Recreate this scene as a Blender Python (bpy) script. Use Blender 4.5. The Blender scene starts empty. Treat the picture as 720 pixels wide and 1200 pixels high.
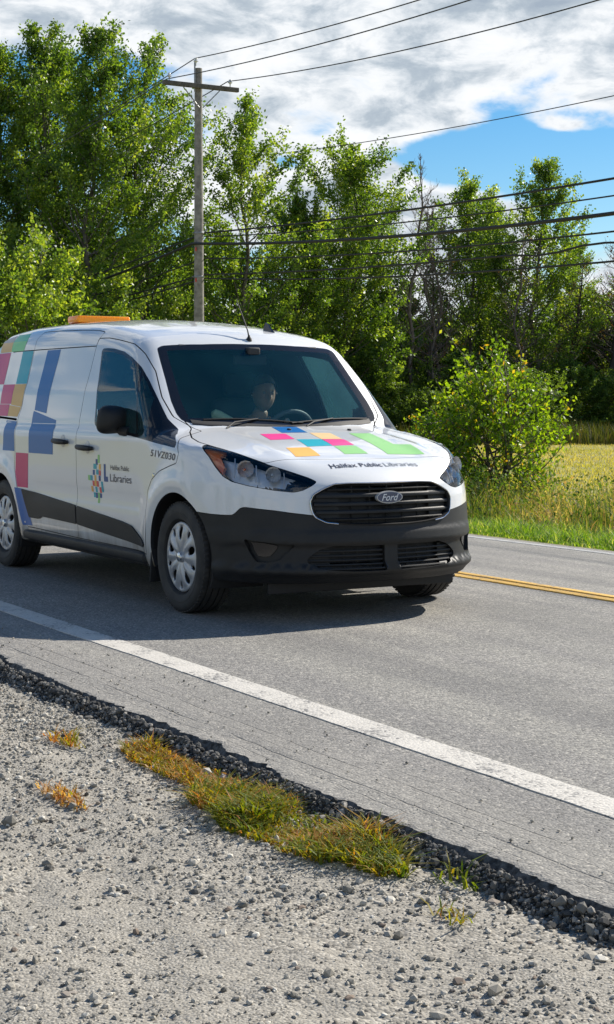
import bpy, bmesh, math, random
import numpy as np
from mathutils import Vector, Matrix, noise as mnoise
from mathutils.geometry import delaunay_2d_cdt
PI = math.pi
scene = bpy.context.scene
COL = scene.collection
rng = np.random.default_rng(7)

# =====================================================================
# materials
# =====================================================================
def mat(name):
    m = bpy.data.materials.new(name); m.use_nodes = True
    nt = m.node_tree; nt.nodes.clear()
    out = nt.nodes.new('ShaderNodeOutputMaterial')
    return m, nt, out
def N(nt, kind, **kw):
    n = nt.nodes.new(kind)
    for k, v in kw.items():
        if k.startswith('i_'):
            n.inputs[k[2:].replace('_', ' ')].default_value = v
        else:
            setattr(n, k, v)
    return n
def L(nt, a, b): nt.links.new(a, b)
def c4(c): return (c[0], c[1], c[2], 1)
def ramp(nt, src, stops):
    r = nt.nodes.new('ShaderNodeValToRGB'); e = r.color_ramp.elements
    while len(e) < len(stops): e.new(.5)
    for q, (p, c) in zip(e, stops): q.position = p; q.color = c4(c) if len(c) == 3 else c
    L(nt, src, r.inputs[0]); return r
def principled(name, col, rough=.5, metal=0., coat=0., spec=.5, vary=0., vscale=30., bump=0., bscale=200., vcol=None):
    m, nt, out = mat(name)
    b = nt.nodes.new('ShaderNodeBsdfPrincipled'); L(nt, b.outputs[0], out.inputs[0])
    b.inputs['Base Color'].default_value = c4(col); b.inputs['Roughness'].default_value = rough
    b.inputs['Metallic'].default_value = metal; b.inputs['Coat Weight'].default_value = coat
    b.inputs['Coat Roughness'].default_value = .04; b.inputs['Specular IOR Level'].default_value = spec
    tc = nt.nodes.new('ShaderNodeTexCoord')
    if vary:
        n = N(nt, 'ShaderNodeTexNoise', i_Scale=vscale, i_Detail=6.); L(nt, tc.outputs['Object'], n.inputs['Vector'])
        v2 = vcol or tuple(c*(1-vary) for c in col)
        r = ramp(nt, n.outputs['Fac'], [(.35, v2), (.65, col)]); L(nt, r.outputs[0], b.inputs['Base Color'])
    if bump:
        n = N(nt, 'ShaderNodeTexNoise', i_Scale=bscale, i_Detail=3.); L(nt, tc.outputs['Object'], n.inputs['Vector'])
        bp = N(nt, 'ShaderNodeBump', i_Strength=bump, i_Distance=.002); L(nt, n.outputs['Fac'], bp.inputs['Height']); L(nt, bp.outputs[0], b.inputs['Normal'])
    return m
def glass_mat(name, tint, gloss=1.0, rough=0.0, ior=1.5):
    m, nt, out = mat(name)
    t = N(nt, 'ShaderNodeBsdfTransparent'); t.inputs[0].default_value = c4(tint)
    g = N(nt, 'ShaderNodeBsdfGlossy'); g.inputs['Roughness'].default_value = rough; g.inputs[0].default_value = (gloss, gloss, gloss, 1)
    f = N(nt, 'ShaderNodeFresnel'); f.inputs[0].default_value = ior
    mx = nt.nodes.new('ShaderNodeMixShader'); L(nt, f.outputs[0], mx.inputs[0]); L(nt, t.outputs[0], mx.inputs[1]); L(nt, g.outputs[0], mx.inputs[2])
    L(nt, mx.outputs[0], out.inputs[0]); return m
def veil(m, col, k):  # teal film: dust haze, with sky reflection painted into its colour
    nt = m.node_tree; out = [n for n in nt.nodes if n.type == 'OUTPUT_MATERIAL'][0]; src = out.inputs[0].links[0].from_socket
    d = nt.nodes.new('ShaderNodeBsdfTranslucent'); d.inputs[0].default_value = c4(col); e = nt.nodes.new('ShaderNodeBsdfDiffuse'); e.inputs[0].default_value = c4(col); ad = nt.nodes.new('ShaderNodeMixShader'); ad.inputs[0].default_value = .5
    L(nt, d.outputs[0], ad.inputs[1]); L(nt, e.outputs[0], ad.inputs[2])
    tc = nt.nodes.new('ShaderNodeTexCoord'); n = N(nt, 'ShaderNodeTexNoise', i_Scale=3.5, i_Detail=5.); L(nt, tc.outputs['Object'], n.inputs['Vector'])
    mr = N(nt, 'ShaderNodeMapRange'); mr.inputs[1].default_value = .3; mr.inputs[2].default_value = .7; mr.inputs[3].default_value = k*.7; mr.inputs[4].default_value = k*1.3; L(nt, n.outputs['Fac'], mr.inputs[0])
    mx = nt.nodes.new('ShaderNodeMixShader'); L(nt, mr.outputs[0], mx.inputs[0]); L(nt, src, mx.inputs[1]); L(nt, ad.outputs[0], mx.inputs[2]); L(nt, mx.outputs[0], out.inputs[0]); return m
def tr_plastic(name, col):
    m = principled(name, col, .18, coat=1.); nt = m.node_tree; out = [n for n in nt.nodes if n.type == 'OUTPUT_MATERIAL'][0]; src = out.inputs[0].links[0].from_socket
    t = nt.nodes.new('ShaderNodeBsdfTranslucent'); t.inputs[0].default_value = c4(col); mx = nt.nodes.new('ShaderNodeMixShader'); mx.inputs[0].default_value = .5
    L(nt, src, mx.inputs[1]); L(nt, t.outputs[0], mx.inputs[2]); L(nt, mx.outputs[0], out.inputs[0]); return m
def paint_mat():
    m, nt, out = mat('white_van_paint')
    b = nt.nodes.new('ShaderNodeBsdfPrincipled'); L(nt, b.outputs[0], out.inputs[0])
    b.inputs['Roughness'].default_value = .45; b.inputs['Coat Weight'].default_value = 1.; b.inputs['Coat Roughness'].default_value = .035
    tc = nt.nodes.new('ShaderNodeTexCoord'); sx = nt.nodes.new('ShaderNodeSeparateXYZ'); L(nt, tc.outputs['Object'], sx.inputs[0])
    # road film thrown up on the lowest panels, in vertical streaks
    mp = N(nt, 'ShaderNodeMapping'); mp.inputs['Scale'].default_value = (9, 9, 3); L(nt, tc.outputs['Object'], mp.inputs[0])
    n = N(nt, 'ShaderNodeTexNoise', i_Scale=1.4, i_Detail=8., i_Roughness=.65); L(nt, mp.outputs[0], n.inputs['Vector'])
    mr = N(nt, 'ShaderNodeMapRange'); mr.inputs[1].default_value = .62; mr.inputs[2].default_value = .26; mr.inputs[3].default_value = 0; mr.inputs[4].default_value = 1; L(nt, sx.outputs['Z'], mr.inputs[0])
    pw = N(nt, 'ShaderNodeMath', operation='POWER'); pw.inputs[1].default_value = 2.2; L(nt, mr.outputs[0], pw.inputs[0])
    ml = N(nt, 'ShaderNodeMath', operation='MULTIPLY'); L(nt, pw.outputs[0], ml.inputs[0]); L(nt, n.outputs['Fac'], ml.inputs[1])
    m2 = N(nt, 'ShaderNodeMath', operation='MULTIPLY'); m2.inputs[1].default_value = 1.9; m2.use_clamp = True; L(nt, ml.outputs[0], m2.inputs[0])
    mx = N(nt, 'ShaderNodeMix', data_type='RGBA'); L(nt, m2.outputs[0], mx.inputs[0])
    mx.inputs[6].default_value = (.70, .71, .715, 1); mx.inputs[7].default_value = (.22, .18, .13, 1)
    L(nt, mx.outputs[2], b.inputs['Base Color']); return m
M = {}
M['paint'] = paint_mat()
M['plastic'] = principled('black_grained_plastic', (.011, .012, .014), .52, spec=.35, vary=.3, vscale=6, bump=.35, bscale=420, vcol=(.019, .019, .019))
M['gloss_black'] = principled('gloss_black', (.012, .012, .014), .12)
M['rubber'] = principled('rubber', (.014, .014, .015), .65)
M['tyre'] = principled('tyre_rubber', (.020, .020, .021), .72, vary=.5, vscale=9, vcol=(.045, .042, .038), bump=.3, bscale=150)
M['hubcap'] = principled('silver_hubcap', (.50, .51, .53), .32, metal=.35, vary=.25, vscale=14)
M['chrome'] = principled('chrome', (.75, .76, .78), .12, metal=1.)
M['smoke_chrome'] = principled('smoked_chrome', (.66, .68, .70), .16, metal=1., bump=.22, bscale=35)
M['dark_interior'] = principled('dark_interior_trim', (.030, .032, .036), .7, bump=.2)
M['grey_interior'] = principled('grey_interior_trim', (.11, .115, .12), .6)
M['fabric'] = principled('seat_fabric', (.045, .047, .055), .9, bump=.5, bscale=300)
M['windscreen'] = veil(glass_mat('windscreen_glass', (.90, .97, .97), 1.0, ior=1.42), (.10, .42, .50), .07)
M['glass'] = veil(glass_mat('door_glass', (.60, .76, .78), 1.0, ior=1.6), (.16, .50, .55), .10)
M['lens'] = glass_mat('headlight_lens', (.93, .95, .97), 1.0, ior=1.5)
M['amber_plastic'] = tr_plastic('amber_plastic', (1., .52, .02))
M['amber_refl'] = principled('amber_reflector', (.95, .20, .02), .2, coat=1.)
M['lamp_silver'] = principled('lamp_silver', (.78, .78, .78), .28, metal=.35, bump=.3, bscale=50)
M['belt'] = principled('seat_belt_webbing', (.42, .43, .43), .7)
M['badge_white'] = principled('badge_white', (.70, .72, .74), .3)
M['badge_blue'] = principled('badge_blue', (.02, .045, .14), .2, coat=1.)
M['letter_dark'] = principled('charcoal_lettering', (.035, .035, .06), .4)
M['letter_grey'] = principled('grey_lettering', (.20, .22, .24), .4)
GR = dict(magenta=(.62, .03, .16), pink=(.80, .05, .26), gold=(.72, .42, .10), orange=(.85, .45, .09), peach=(.86, .58, .28), teal=(.01, .38, .47),
          blue=(.0, .13, .40), navy=(.01, .07, .25), green=(.03, .50, .30), lightgreen=(.20, .62, .22), lime=(.28, .60, .20), grey=(.38, .36, .34), peri=(.04, .14, .42), red=(.72, .08, .08))
for k, v in GR.items():
    M['g_'+k] = principled('vinyl_'+k, v, .4, coat=.12, spec=.3)

# =====================================================================
# object helpers
# =====================================================================
def empty(name, loc=(0, 0, 0), label=None, cat=None, group=None):
    o = bpy.data.objects.new(name, None); COL.objects.link(o); o.location = loc; o.empty_display_size = .2
    tag(o, label, cat, group); return o
def tag(o, label=None, cat=None, group=None, kind=None):
    if label: o['label'] = label
    if cat: o['category'] = cat
    if group: o['group'] = group
    if kind: o['kind'] = kind
    return o
def add(name, me, parent=None):
    o = bpy.data.objects.new(name, me); COL.objects.link(o)
    if parent: o.parent = parent
    return o
def smooth(me, angle=35):
    me.polygons.foreach_set('use_smooth', [True]*len(me.polygons))
    try: me.set_sharp_from_angle(angle=math.radians(angle))
    except Exception: pass
def mesh(name, V, Fc, mats, mi=None, sm=True, angle=35):
    me = bpy.data.meshes.new(name); me.from_pydata([tuple(v) for v in V], [], [tuple(f) for f in Fc])
    for m in (mats if isinstance(mats, (list, tuple)) else [mats]): me.materials.append(m)
    if mi is not None: me.polygons.foreach_set('material_index', np.array(mi, dtype=np.int32))
    me.update()
    if sm: smooth(me, angle)
    return me
def np_mesh(name, V, quads, mats, mi=None, sm=False):
    """fast mesh from numpy arrays; quads (n,k)"""
    V = np.asarray(V, np.float32); q = np.asarray(quads, np.int32); k = q.shape[1]
    me = bpy.data.meshes.new(name); me.vertices.add(len(V)); me.vertices.foreach_set('co', V.ravel())
    me.loops.add(q.size); me.loops.foreach_set('vertex_index', q.ravel())
    me.polygons.add(len(q)); me.polygons.foreach_set('loop_start', np.arange(0, q.size, k, dtype=np.int32))
    try: me.polygons.foreach_set('loop_total', np.full(len(q), k, dtype=np.int32))
    except Exception: pass
    for m in (mats if isinstance(mats, (list, tuple)) else [mats]): me.materials.append(m)
    if mi is not None: me.polygons.foreach_set('material_index', np.asarray(mi, np.int32))
    me.polygons.foreach_set('use_smooth', np.full(len(q), sm)); me.update(calc_edges=True); me.validate(); return me
class MB:
    """collects boxes, tubes, lathes, then builds ONE mesh"""
    def __init__(s): s.V = []; s.F = []; s.I = []
    def addm(s, V, Fc, mi=0, T=None):
        b = len(s.V)
        for v in V:
            v = Vector(v)
            if T is not None: v = T @ v
            s.V.append(tuple(v))
        for f in Fc: s.F.append(tuple(b+i for i in f)); s.I.append(mi)
        return s
    def box(s, c, d, mi=0, rot=None, bev=0., T=None):
        bm = bmesh.new(); bmesh.ops.create_cube(bm, size=1)
        for v in bm.verts: v.co = Vector((v.co.x*d[0], v.co.y*d[1], v.co.z*d[2]))
        if bev: bmesh.ops.bevel(bm, geom=list(bm.edges), offset=bev, segments=3, affect='EDGES', profile=.5)
        R = Matrix.Translation(Vector(c)) @ (rot.to_4x4() if rot is not None else Matrix.Identity(4))
        if T is not None: R = T @ R
        s.addm([R @ v.co for v in bm.verts], [[v.index for v in f.verts] for f in bm.faces], mi); bm.free(); return s
    def tube(s, pts, r, n=8, mi=0, cap=True, T=None):
        pts = [Vector(p) for p in pts]; rs = r if isinstance(r, (list, tuple, np.ndarray)) else [r]*len(pts)
        V = []; Fc = []; up = Vector((0, 0, 1)); prev = None
        for i, p in enumerate(pts):
            t = (pts[min(i+1, len(pts)-1)]-pts[max(i-1, 0)]).normalized()
            if prev is None:
                a = t.cross(up if abs(t.z) < .9 else Vector((1, 0, 0))).normalized()
            else:
                a = (prev-t*prev.dot(t)).normalized()
            prev = a; b = t.cross(a)
            for k in range(n):
                q = 2*PI*k/n; V.append(p+(a*math.cos(q)+b*math.sin(q))*rs[i])
        for i in range(len(pts)-1):
            for k in range(n):
                Fc.append((i*n+k, i*n+(k+1) % n, (i+1)*n+(k+1) % n, (i+1)*n+k))
        if cap: Fc.append(tuple(range(n-1, -1, -1))); Fc.append(tuple((len(pts)-1)*n+k for k in range(n)))
        return s.addm(V, Fc, mi, T)
    def lathe(s, prof, n=48, mi=0, T=None, axis='y'):
        """prof: (r, h) list, revolved round the axis"""
        V = []; Fc = []
        for (r, h) in prof:
            for k in range(n):
                q = 2*PI*k/n
                V.append((r*math.cos(q), h, r*math.sin(q)) if axis == 'y' else (r*math.cos(q), r*math.sin(q), h))
        for i in range(len(prof)-1):
            for k in range(n):
                Fc.append((i*n+k, (i+1)*n+k, (i+1)*n+(k+1) % n, i*n+(k+1) % n))
        return s.addm(V, Fc, mi, T)
    def build(s, name, mats, parent=None, angle=35, sm=True):
        me = mesh(name, s.V, s.F, mats, s.I, sm, angle); return add(name, me, parent)
# ---------------- van body surface (implicit) ----------------
def table(xs, ys, sm):
    X = np.linspace(xs[0], xs[-1], 1200); Y = np.interp(X, xs, ys)
    h = X[1]-X[0]; n = max(1, int(3*sm/h)); k = np.exp(-.5*(np.arange(-n, n+1)*h/sm)**2); k /= k.sum()
    pad_l = Y[0]+(Y[1]-Y[0])*np.arange(-n, 0); pad_r = Y[-1]+(Y[-1]-Y[-2])*np.arange(1, n+1)
    Yp = np.concatenate([pad_l, Y, pad_r]); return X, np.convolve(Yp, k, 'valid')
def tb(t, v): return np.interp(v, t[0], t[1])
T_W = table([.1,.20,.28,.35,.5,.65,.85,1.00,1.035,1.06,1.10,1.3,1.5,1.62,1.75,2.0],
            [.82,.85,.872,.885,.898,.906,.909,.909,.902,.886,.883,.840,.775,.738,.69,.58], .011)
T_XF = table([0,.215,.255,.275,.305,.325,.42,.445,.50,.52,.69,.76,.82,.9,1.2],
             [.83,.86,.890,.935,.937,.905,.900,.918,.910,.900,.880,.858,.82,.76,.5], .006)
T_H = table([-2,-.4,-.25,0,.3,.5,.65,.76,.85,.95,1.2],
            [1.3,1.105,1.075,1.035,.985,.94,.895,.85,.79,.70,.4], .04)
T_R = table([-4.5,-4,-3.8,-3.2,-2.5,-2.0,-1.6,-1.2,-1.0,-.85,-.7,-.3],
            [1.76,1.785,1.80,1.83,1.832,1.815,1.785,1.735,1.70,1.66,1.61,1.45], .06)
T_XR = table([0,.3,.6,.9,1.2,1.5,1.8,2.0],[-3.78,-3.92,-3.96,-3.95,-3.90,-3.84,-3.76,-3.70], .05)
T_PF = table([-1.5,-.4,0,.3,.55,.75,1.0],[0,0,.004,.012,.035,.07,.15], .05)   # plan taper of the front wings
ARCH_R = .395; WB = 3.062; WR = .325
def smax(a, b, k):
    h = np.maximum(k-np.abs(a-b), 0)/k; return np.maximum(a, b)+h*h*k*.25
def smin(a, b, k): return -smax(-a, -b, k)
def F(x, y, z):
    x, y, z = np.broadcast_arrays(np.asarray(x, float), np.abs(np.asarray(y, float)), np.asarray(z, float))
    w = tb(T_W, z)-tb(T_PF, x)*np.clip(1.3-.3*z, .6, 1.2)-np.clip(-2.6-x, 0, 2)**2*.03
    # flares round the wheel arches
    for ax in (0., -WB):
        r = np.hypot(x-ax, (z-.33)); fl = np.exp(-((r-.43)/.05)**2)*.013+np.exp(-((r-.40)/.16)**2)*.012
        w = w+np.where(z > .2, fl, 0)*np.clip((1.05-z)/.25, 0, 1)
    # lower door recess between the wheels
    w = w-.012*np.exp(-((z-.62)/.07)**2)*np.clip((-.45-x)/.1, 0, 1)*np.clip((x+2.5)/.15, 0, 1)
    side = y-w
    ff = x-(tb(T_XF, z)-.35*y**2-.66*y**6)
    rr = (tb(T_XR, z)+.10*y**4)-x
    hood = tb(T_H, x)-.025*(y/.7)**2+.012*np.exp(-((y-.50)/.07)**2)*np.clip((x+.3)/.5, 0, 1)*np.clip((.75-x)/.3, 0, 1)
    ws = 1.065+.965*(-.25-.07*(y/.7)**2-x)
    roof = tb(T_R, x)-.045*(y/.6)**2
    top = z-smax(hood, smin(ws, roof, .05), .015)
    kk = np.where(x > -.2, .09, .13)
    f = smax(side, top, kk)
    f = smax(f, smax(ff, rr, .02), .07)
    return smax(f, (.215-z)+0*x, .04)
X0, X1, ZC = .35, -3.6, .66
def ray_hit(o, d, t1):
    """first root of F along o+t d, o inside"""
    o = np.atleast_2d(o).astype(float); d = np.atleast_2d(d).astype(float)
    lo = np.zeros(len(o)); hi = np.full(len(o), float(t1)) if np.isscalar(t1) else t1.copy()
    for _ in range(34):
        m = (lo+hi)/2; p = o+d*m[:, None]; ins = F(p[:, 0], p[:, 1], p[:, 2]) < 0
        lo = np.where(ins, m, lo); hi = np.where(ins, hi, m)
    return o+d*((lo+hi)/2)[:, None]
KS = .85
def chart_to_xyz(s, th):
    s = np.atleast_1d(s).astype(float); th = np.atleast_1d(th).astype(float)
    ph = np.where(s > X0, (s-X0)/KS, np.where(s < X1, (s-X1)/KS, 0)); x = np.clip(s, X1, X0)
    d = np.stack([np.sin(ph), np.cos(ph)*np.cos(th), np.cos(ph)*np.sin(th)], 1)
    o = np.stack([x, 0*x, 0*x+ZC], 1)
    return ray_hit(o, d, 1.6)
def xyz_to_chart(p):
    p = np.atleast_2d(p); x, y, z = p[:, 0], np.abs(p[:, 1]), p[:, 2]-ZC
    th = np.arctan2(z, y); r = np.hypot(y, z)
    s = np.where(x > X0, X0+KS*np.arctan2(x-X0, r), np.where(x < X1, X1+KS*np.arctan2(x-X1, r), x))
    return np.stack([s, th], 1)
def side(pts):   # (x,z) -> surface point, y>0
    a = np.atleast_2d(np.array(pts, float)); o = np.stack([a[:, 0], 0*a[:, 0], a[:, 1]], 1)
    return ray_hit(o, np.tile([0, 1., 0], (len(a), 1)), 1.2)
def front(pts):  # (y,z)
    a = np.atleast_2d(np.array(pts, float)); o = np.stack([0*a[:, 0]+.2, a[:, 0], a[:, 1]], 1)
    return ray_hit(o, np.tile([1., 0, 0], (len(a), 1)), 1.2)
def topp(pts):   # (x,y)
    a = np.atleast_2d(np.array(pts, float)); o = np.stack([a[:, 0], a[:, 1], 0*a[:, 0]+.5], 1)
    return ray_hit(o, np.tile([0, 0, 1.], (len(a), 1)), 1.7)
def grad(p):
    p = np.atleast_2d(p); e = 2e-3; g = []
    for k in range(3):
        d = np.zeros(3); d[k] = e; a = p+d; b = p-d
        g.append(F(a[:, 0], a[:, 1], a[:, 2])-F(b[:, 0], b[:, 1], b[:, 2]))
    g = np.stack(g, 1); return g/np.maximum(np.linalg.norm(g, axis=1), 1e-12)[:, None]
# =====================================================================
# panel machinery: half body in a (s, theta) chart, cut by outlines
# =====================================================================
RS = .9
def iso(p):
    c = xyz_to_chart(p); c[:, 1] *= RS; return c
def uniso(c):
    return chart_to_xyz(c[:, 0], c[:, 1]/RS)
def chaikin(P, closed, n=2):
    P = np.asarray(P, float)
    for _ in range(n):
        if closed:
            Q = np.roll(P, -1, 0); P = np.stack([P*.75+Q*.25, P*.25+Q*.75], 1).reshape(-1, P.shape[1])
        else:
            A, B = P[:-1], P[1:]; Q = np.stack([A*.75+B*.25, A*.25+B*.75], 1).reshape(-1, P.shape[1])
            P = np.vstack([P[:1], Q[1:-1], P[-1:]])
    return P
def sub_edges(P, closed, step):
    # split long edges so that corner cutting only rounds the corners
    out = []; n = len(P)
    for i in range(n if closed else n-1):
        a, b = P[i], P[(i+1) % n]; m = max(1, int(np.linalg.norm(b-a)/step))
        out += [a+(b-a)*t for t in np.arange(m)/m]
    if not closed: out.append(P[-1])
    return np.array(out)
def resample(P, step, closed=False):
    P = np.asarray(P, float)
    if closed: P = np.vstack([P, P[:1]])
    d = np.r_[0, np.cumsum(np.linalg.norm(np.diff(P, axis=0), axis=1))]
    n = max(2, int(round(d[-1]/step))+1); t = np.linspace(0, d[-1], n)
    Q = np.stack([np.interp(t, d, P[:, k]) for k in range(P.shape[1])], 1)
    return Q[:-1] if closed else Q
def offset(P, d, closed=False):
    if closed: T = np.roll(P, -1, 0)-np.roll(P, 1, 0)
    else:
        T = np.empty_like(P); T[1:-1] = P[2:]-P[:-2]; T[0] = P[1]-P[0]; T[-1] = P[-1]-P[-2]
    T /= np.maximum(np.linalg.norm(T, axis=1), 1e-9)[:, None]
    return P+np.stack([-T[:, 1], T[:, 0]], 1)*d
def in_poly(Q, P):
    x, y = Q[:, 0], Q[:, 1]; r = np.zeros(len(Q), bool); j = len(P)-1
    for i in range(len(P)):
        xi, yi = P[i]; xj, yj = P[j]
        if yi != yj:
            c = ((yi > y) != (yj > y)) & (x < (xj-xi)*(y-yi)/(yj-yi)+xi); r ^= c
        j = i
    return r
def dist_line(Q, P, closed=False):
    if closed: P = np.vstack([P, P[:1]])
    best = np.full(len(Q), 9.)
    lo, hi = P.min(0)-.05, P.max(0)+.05
    idx = np.where(((Q > lo) & (Q < hi)).all(1))[0]; q = Q[idx]; b = np.full(len(idx), 9.)
    for i in range(len(P)-1):
        a, c = P[i], P[i+1]; v = c-a; t = np.clip(((q-a)@v)/max(v@v, 1e-12), 0, 1)
        b = np.minimum(b, np.linalg.norm(q-(a+t[:, None]*v), axis=1))
    best[idx] = b; return best
def cdt(points, polylines):
    """points (n,2) free; polylines list of (pts, closed). returns verts (m,2), tris"""
    V = [tuple(p) for p in points]; E = []
    for P, closed in polylines:
        b = len(V); n = len(P); V += [tuple(p) for p in P]
        E += [(b+i, b+i+1) for i in range(n-1)]
        if closed: E.append((b+n-1, b))
    r = delaunay_2d_cdt([Vector(v) for v in V], E, [], 0, 1e-6)
    return np.array([tuple(v) for v in r[0]]), np.array([f for f in r[2]])

# ---- outlines (metres, van frame: x forward, y outward, z up) ----
O = {}
O['windshield'] = [(-.807,0,1.602),(-.812,.20,1.600),(-.818,.34,1.596),(-.836,.522,1.59),(-.844,.607,1.584),(-.832,.648,1.566),(-.763,.662,1.499),(-.626,.684,1.363),
                   (-.490,.712,1.23),(-.412,.718,1.158),(-.370,.705,1.121),(-.346,.668,1.103),(-.324,.561,1.093),(-.276,.293,1.081),(-.241,0,1.074)]
O['hood'] = [(-.36,.668,1.10),(-.328,.663,1.08),(-.227,.708,1.046),(-.061,.774,1.014),(.067,.792,.992),(.24,.762,.964),(.386,.718,.937),(.498,.680,.910),(.580,.634,.884),
             (.588,.594,.893),(.600,.529,.902),(.612,.405,.905),(.632,.2,.90),(.640,0,.898)]
O['headlight'] = [(.147,.789,.979),(.282,.837,.915),(.348,.832,.859),(.416,.818,.808),(.477,.795,.781),(.58,.737,.758),(.691,.641,.737),(.756,.553,.726),(.776,.505,.735),
                  (.788,.446,.762),(.783,.413,.783),(.755,.449,.804),(.69,.532,.838),(.593,.622,.876),(.398,.710,.932),(.266,.748,.958)]
O['grille'] = [(.844,0,.766),(.842,.12,.767),(.828,.239,.768),(.817,.326,.765),(.814,.391,.743),(.806,.452,.712),(.807,.476,.67),(.816,.468,.619),(.826,.452,.586),(.848,.394,.557),(.879,.27,.543),(.895,.12,.536),(.903,0,.533)]
O['bumper'] = [(.20,.90,.605),(.269,.897,.599),(.361,.871,.593),(.436,.84,.591),(.500,.81,.592),(.520,.80,.603),(.536,.788,.622),(.550,.778,.636),(.575,.765,.640),(.708,.65,.625),(.79,.51,.606),(.822,.462,.598)]
O['lowgrille'] = [(.93,.045,.416),(.93,.107,.415),(.889,.364,.418),(.868,.444,.396),(.854,.484,.373),(.838,.524,.337),(.842,.51,.313),(.888,.368,.296),(.927,.105,.29),(.93,.045,.29)]
O['fog'] = [(.579,.77,.464),(.688,.693,.449),(.801,.568,.431),(.786,.607,.388),(.752,.652,.336),(.703,.701,.324),(.646,.747,.327),(.606,.772,.39)]
O['window'] = [(-1.316,.862,1.172),(-1.387,.814,1.369),(-1.481,.752,1.568),(-1.460,.75,1.583),(-1.391,.749,1.583),(-1.278,.75,1.577),(-1.098,.757,1.552),(-.938,.769,1.508),(-.778,.771,1.438),
               (-.66,.768,1.35),(-.548,.762,1.25),(-.397,.765,1.118),(-.050,.869,.983),(-.030,.893,.955),(-.315,.89,.978),(-.652,.894,1.011),(-1.199,.888,1.044),(-1.290,.876,1.075)]
def S2(*q): return [tuple(p) for p in side(q)]
O['door_rear'] = S2((-1.615,1.655),(-1.60,1.60),(-1.575,1.414),(-1.558,1.129),(-1.550,.795),(-1.570,.554),(-1.572,.318))
O['door_front'] = S2((-1.615,1.655),(-1.45,1.652),(-1.284,1.634),(-1.02,1.598),(-.831,1.527),(-.694,1.417),(-.53,1.255),(-.40,1.135))+S2((-.22,1.05),(-.02,.975),(.030,.925),(.010,.870),(-.10,.845),(-.22,.815),(-.331,.760),(-.385,.692),(-.400,.512),(-.425,.312))
O['slide'] = S2((-1.60,1.60),(-1.615,1.700))+[(-1.75,.668,1.722),(-2.3,.668,1.736),(-2.72,.664,1.745),(-2.80,.668,1.738)]+S2((-2.835,1.69),(-2.80,1.607),(-2.742,1.394),(-2.730,1.183),(-2.766,1.092),(-2.745,.875),(-2.750,.749),(-2.68,.613),(-2.62,.530),(-2.560,.426),(-2.53,.335))
O['doorbot'] = S2((-2.53,.330),(-1.572,.318),(-.425,.305))
O['cap'] = S2((-3.86,1.60),(-3.3,1.607),(-2.80,1.607),(-1.605,1.602))
O['slot'] = S2((-3.60,1.112),(-3.2,1.112),(-2.79,1.098))
O['cladF'] = S2((-1.556,.535),(-.802,.480),(-.66,.462),(-.445,.362),(-.470,.343),(-.55,.349),(-1.565,.412))
O['cladS'] = S2((-2.60,.600),(-1.58,.537),(-1.582,.412),(-2.217,.424),(-2.30,.402),(-2.48,.402))
def arch_line(ax, r=.37):
    a0 = math.asin((.245-.33)/r); a = np.linspace(PI-a0, a0, 60)
    return side([(ax+r*math.cos(t), .33+r*math.sin(t)) for t in a])
SM = 1.40
step = .030
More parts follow.
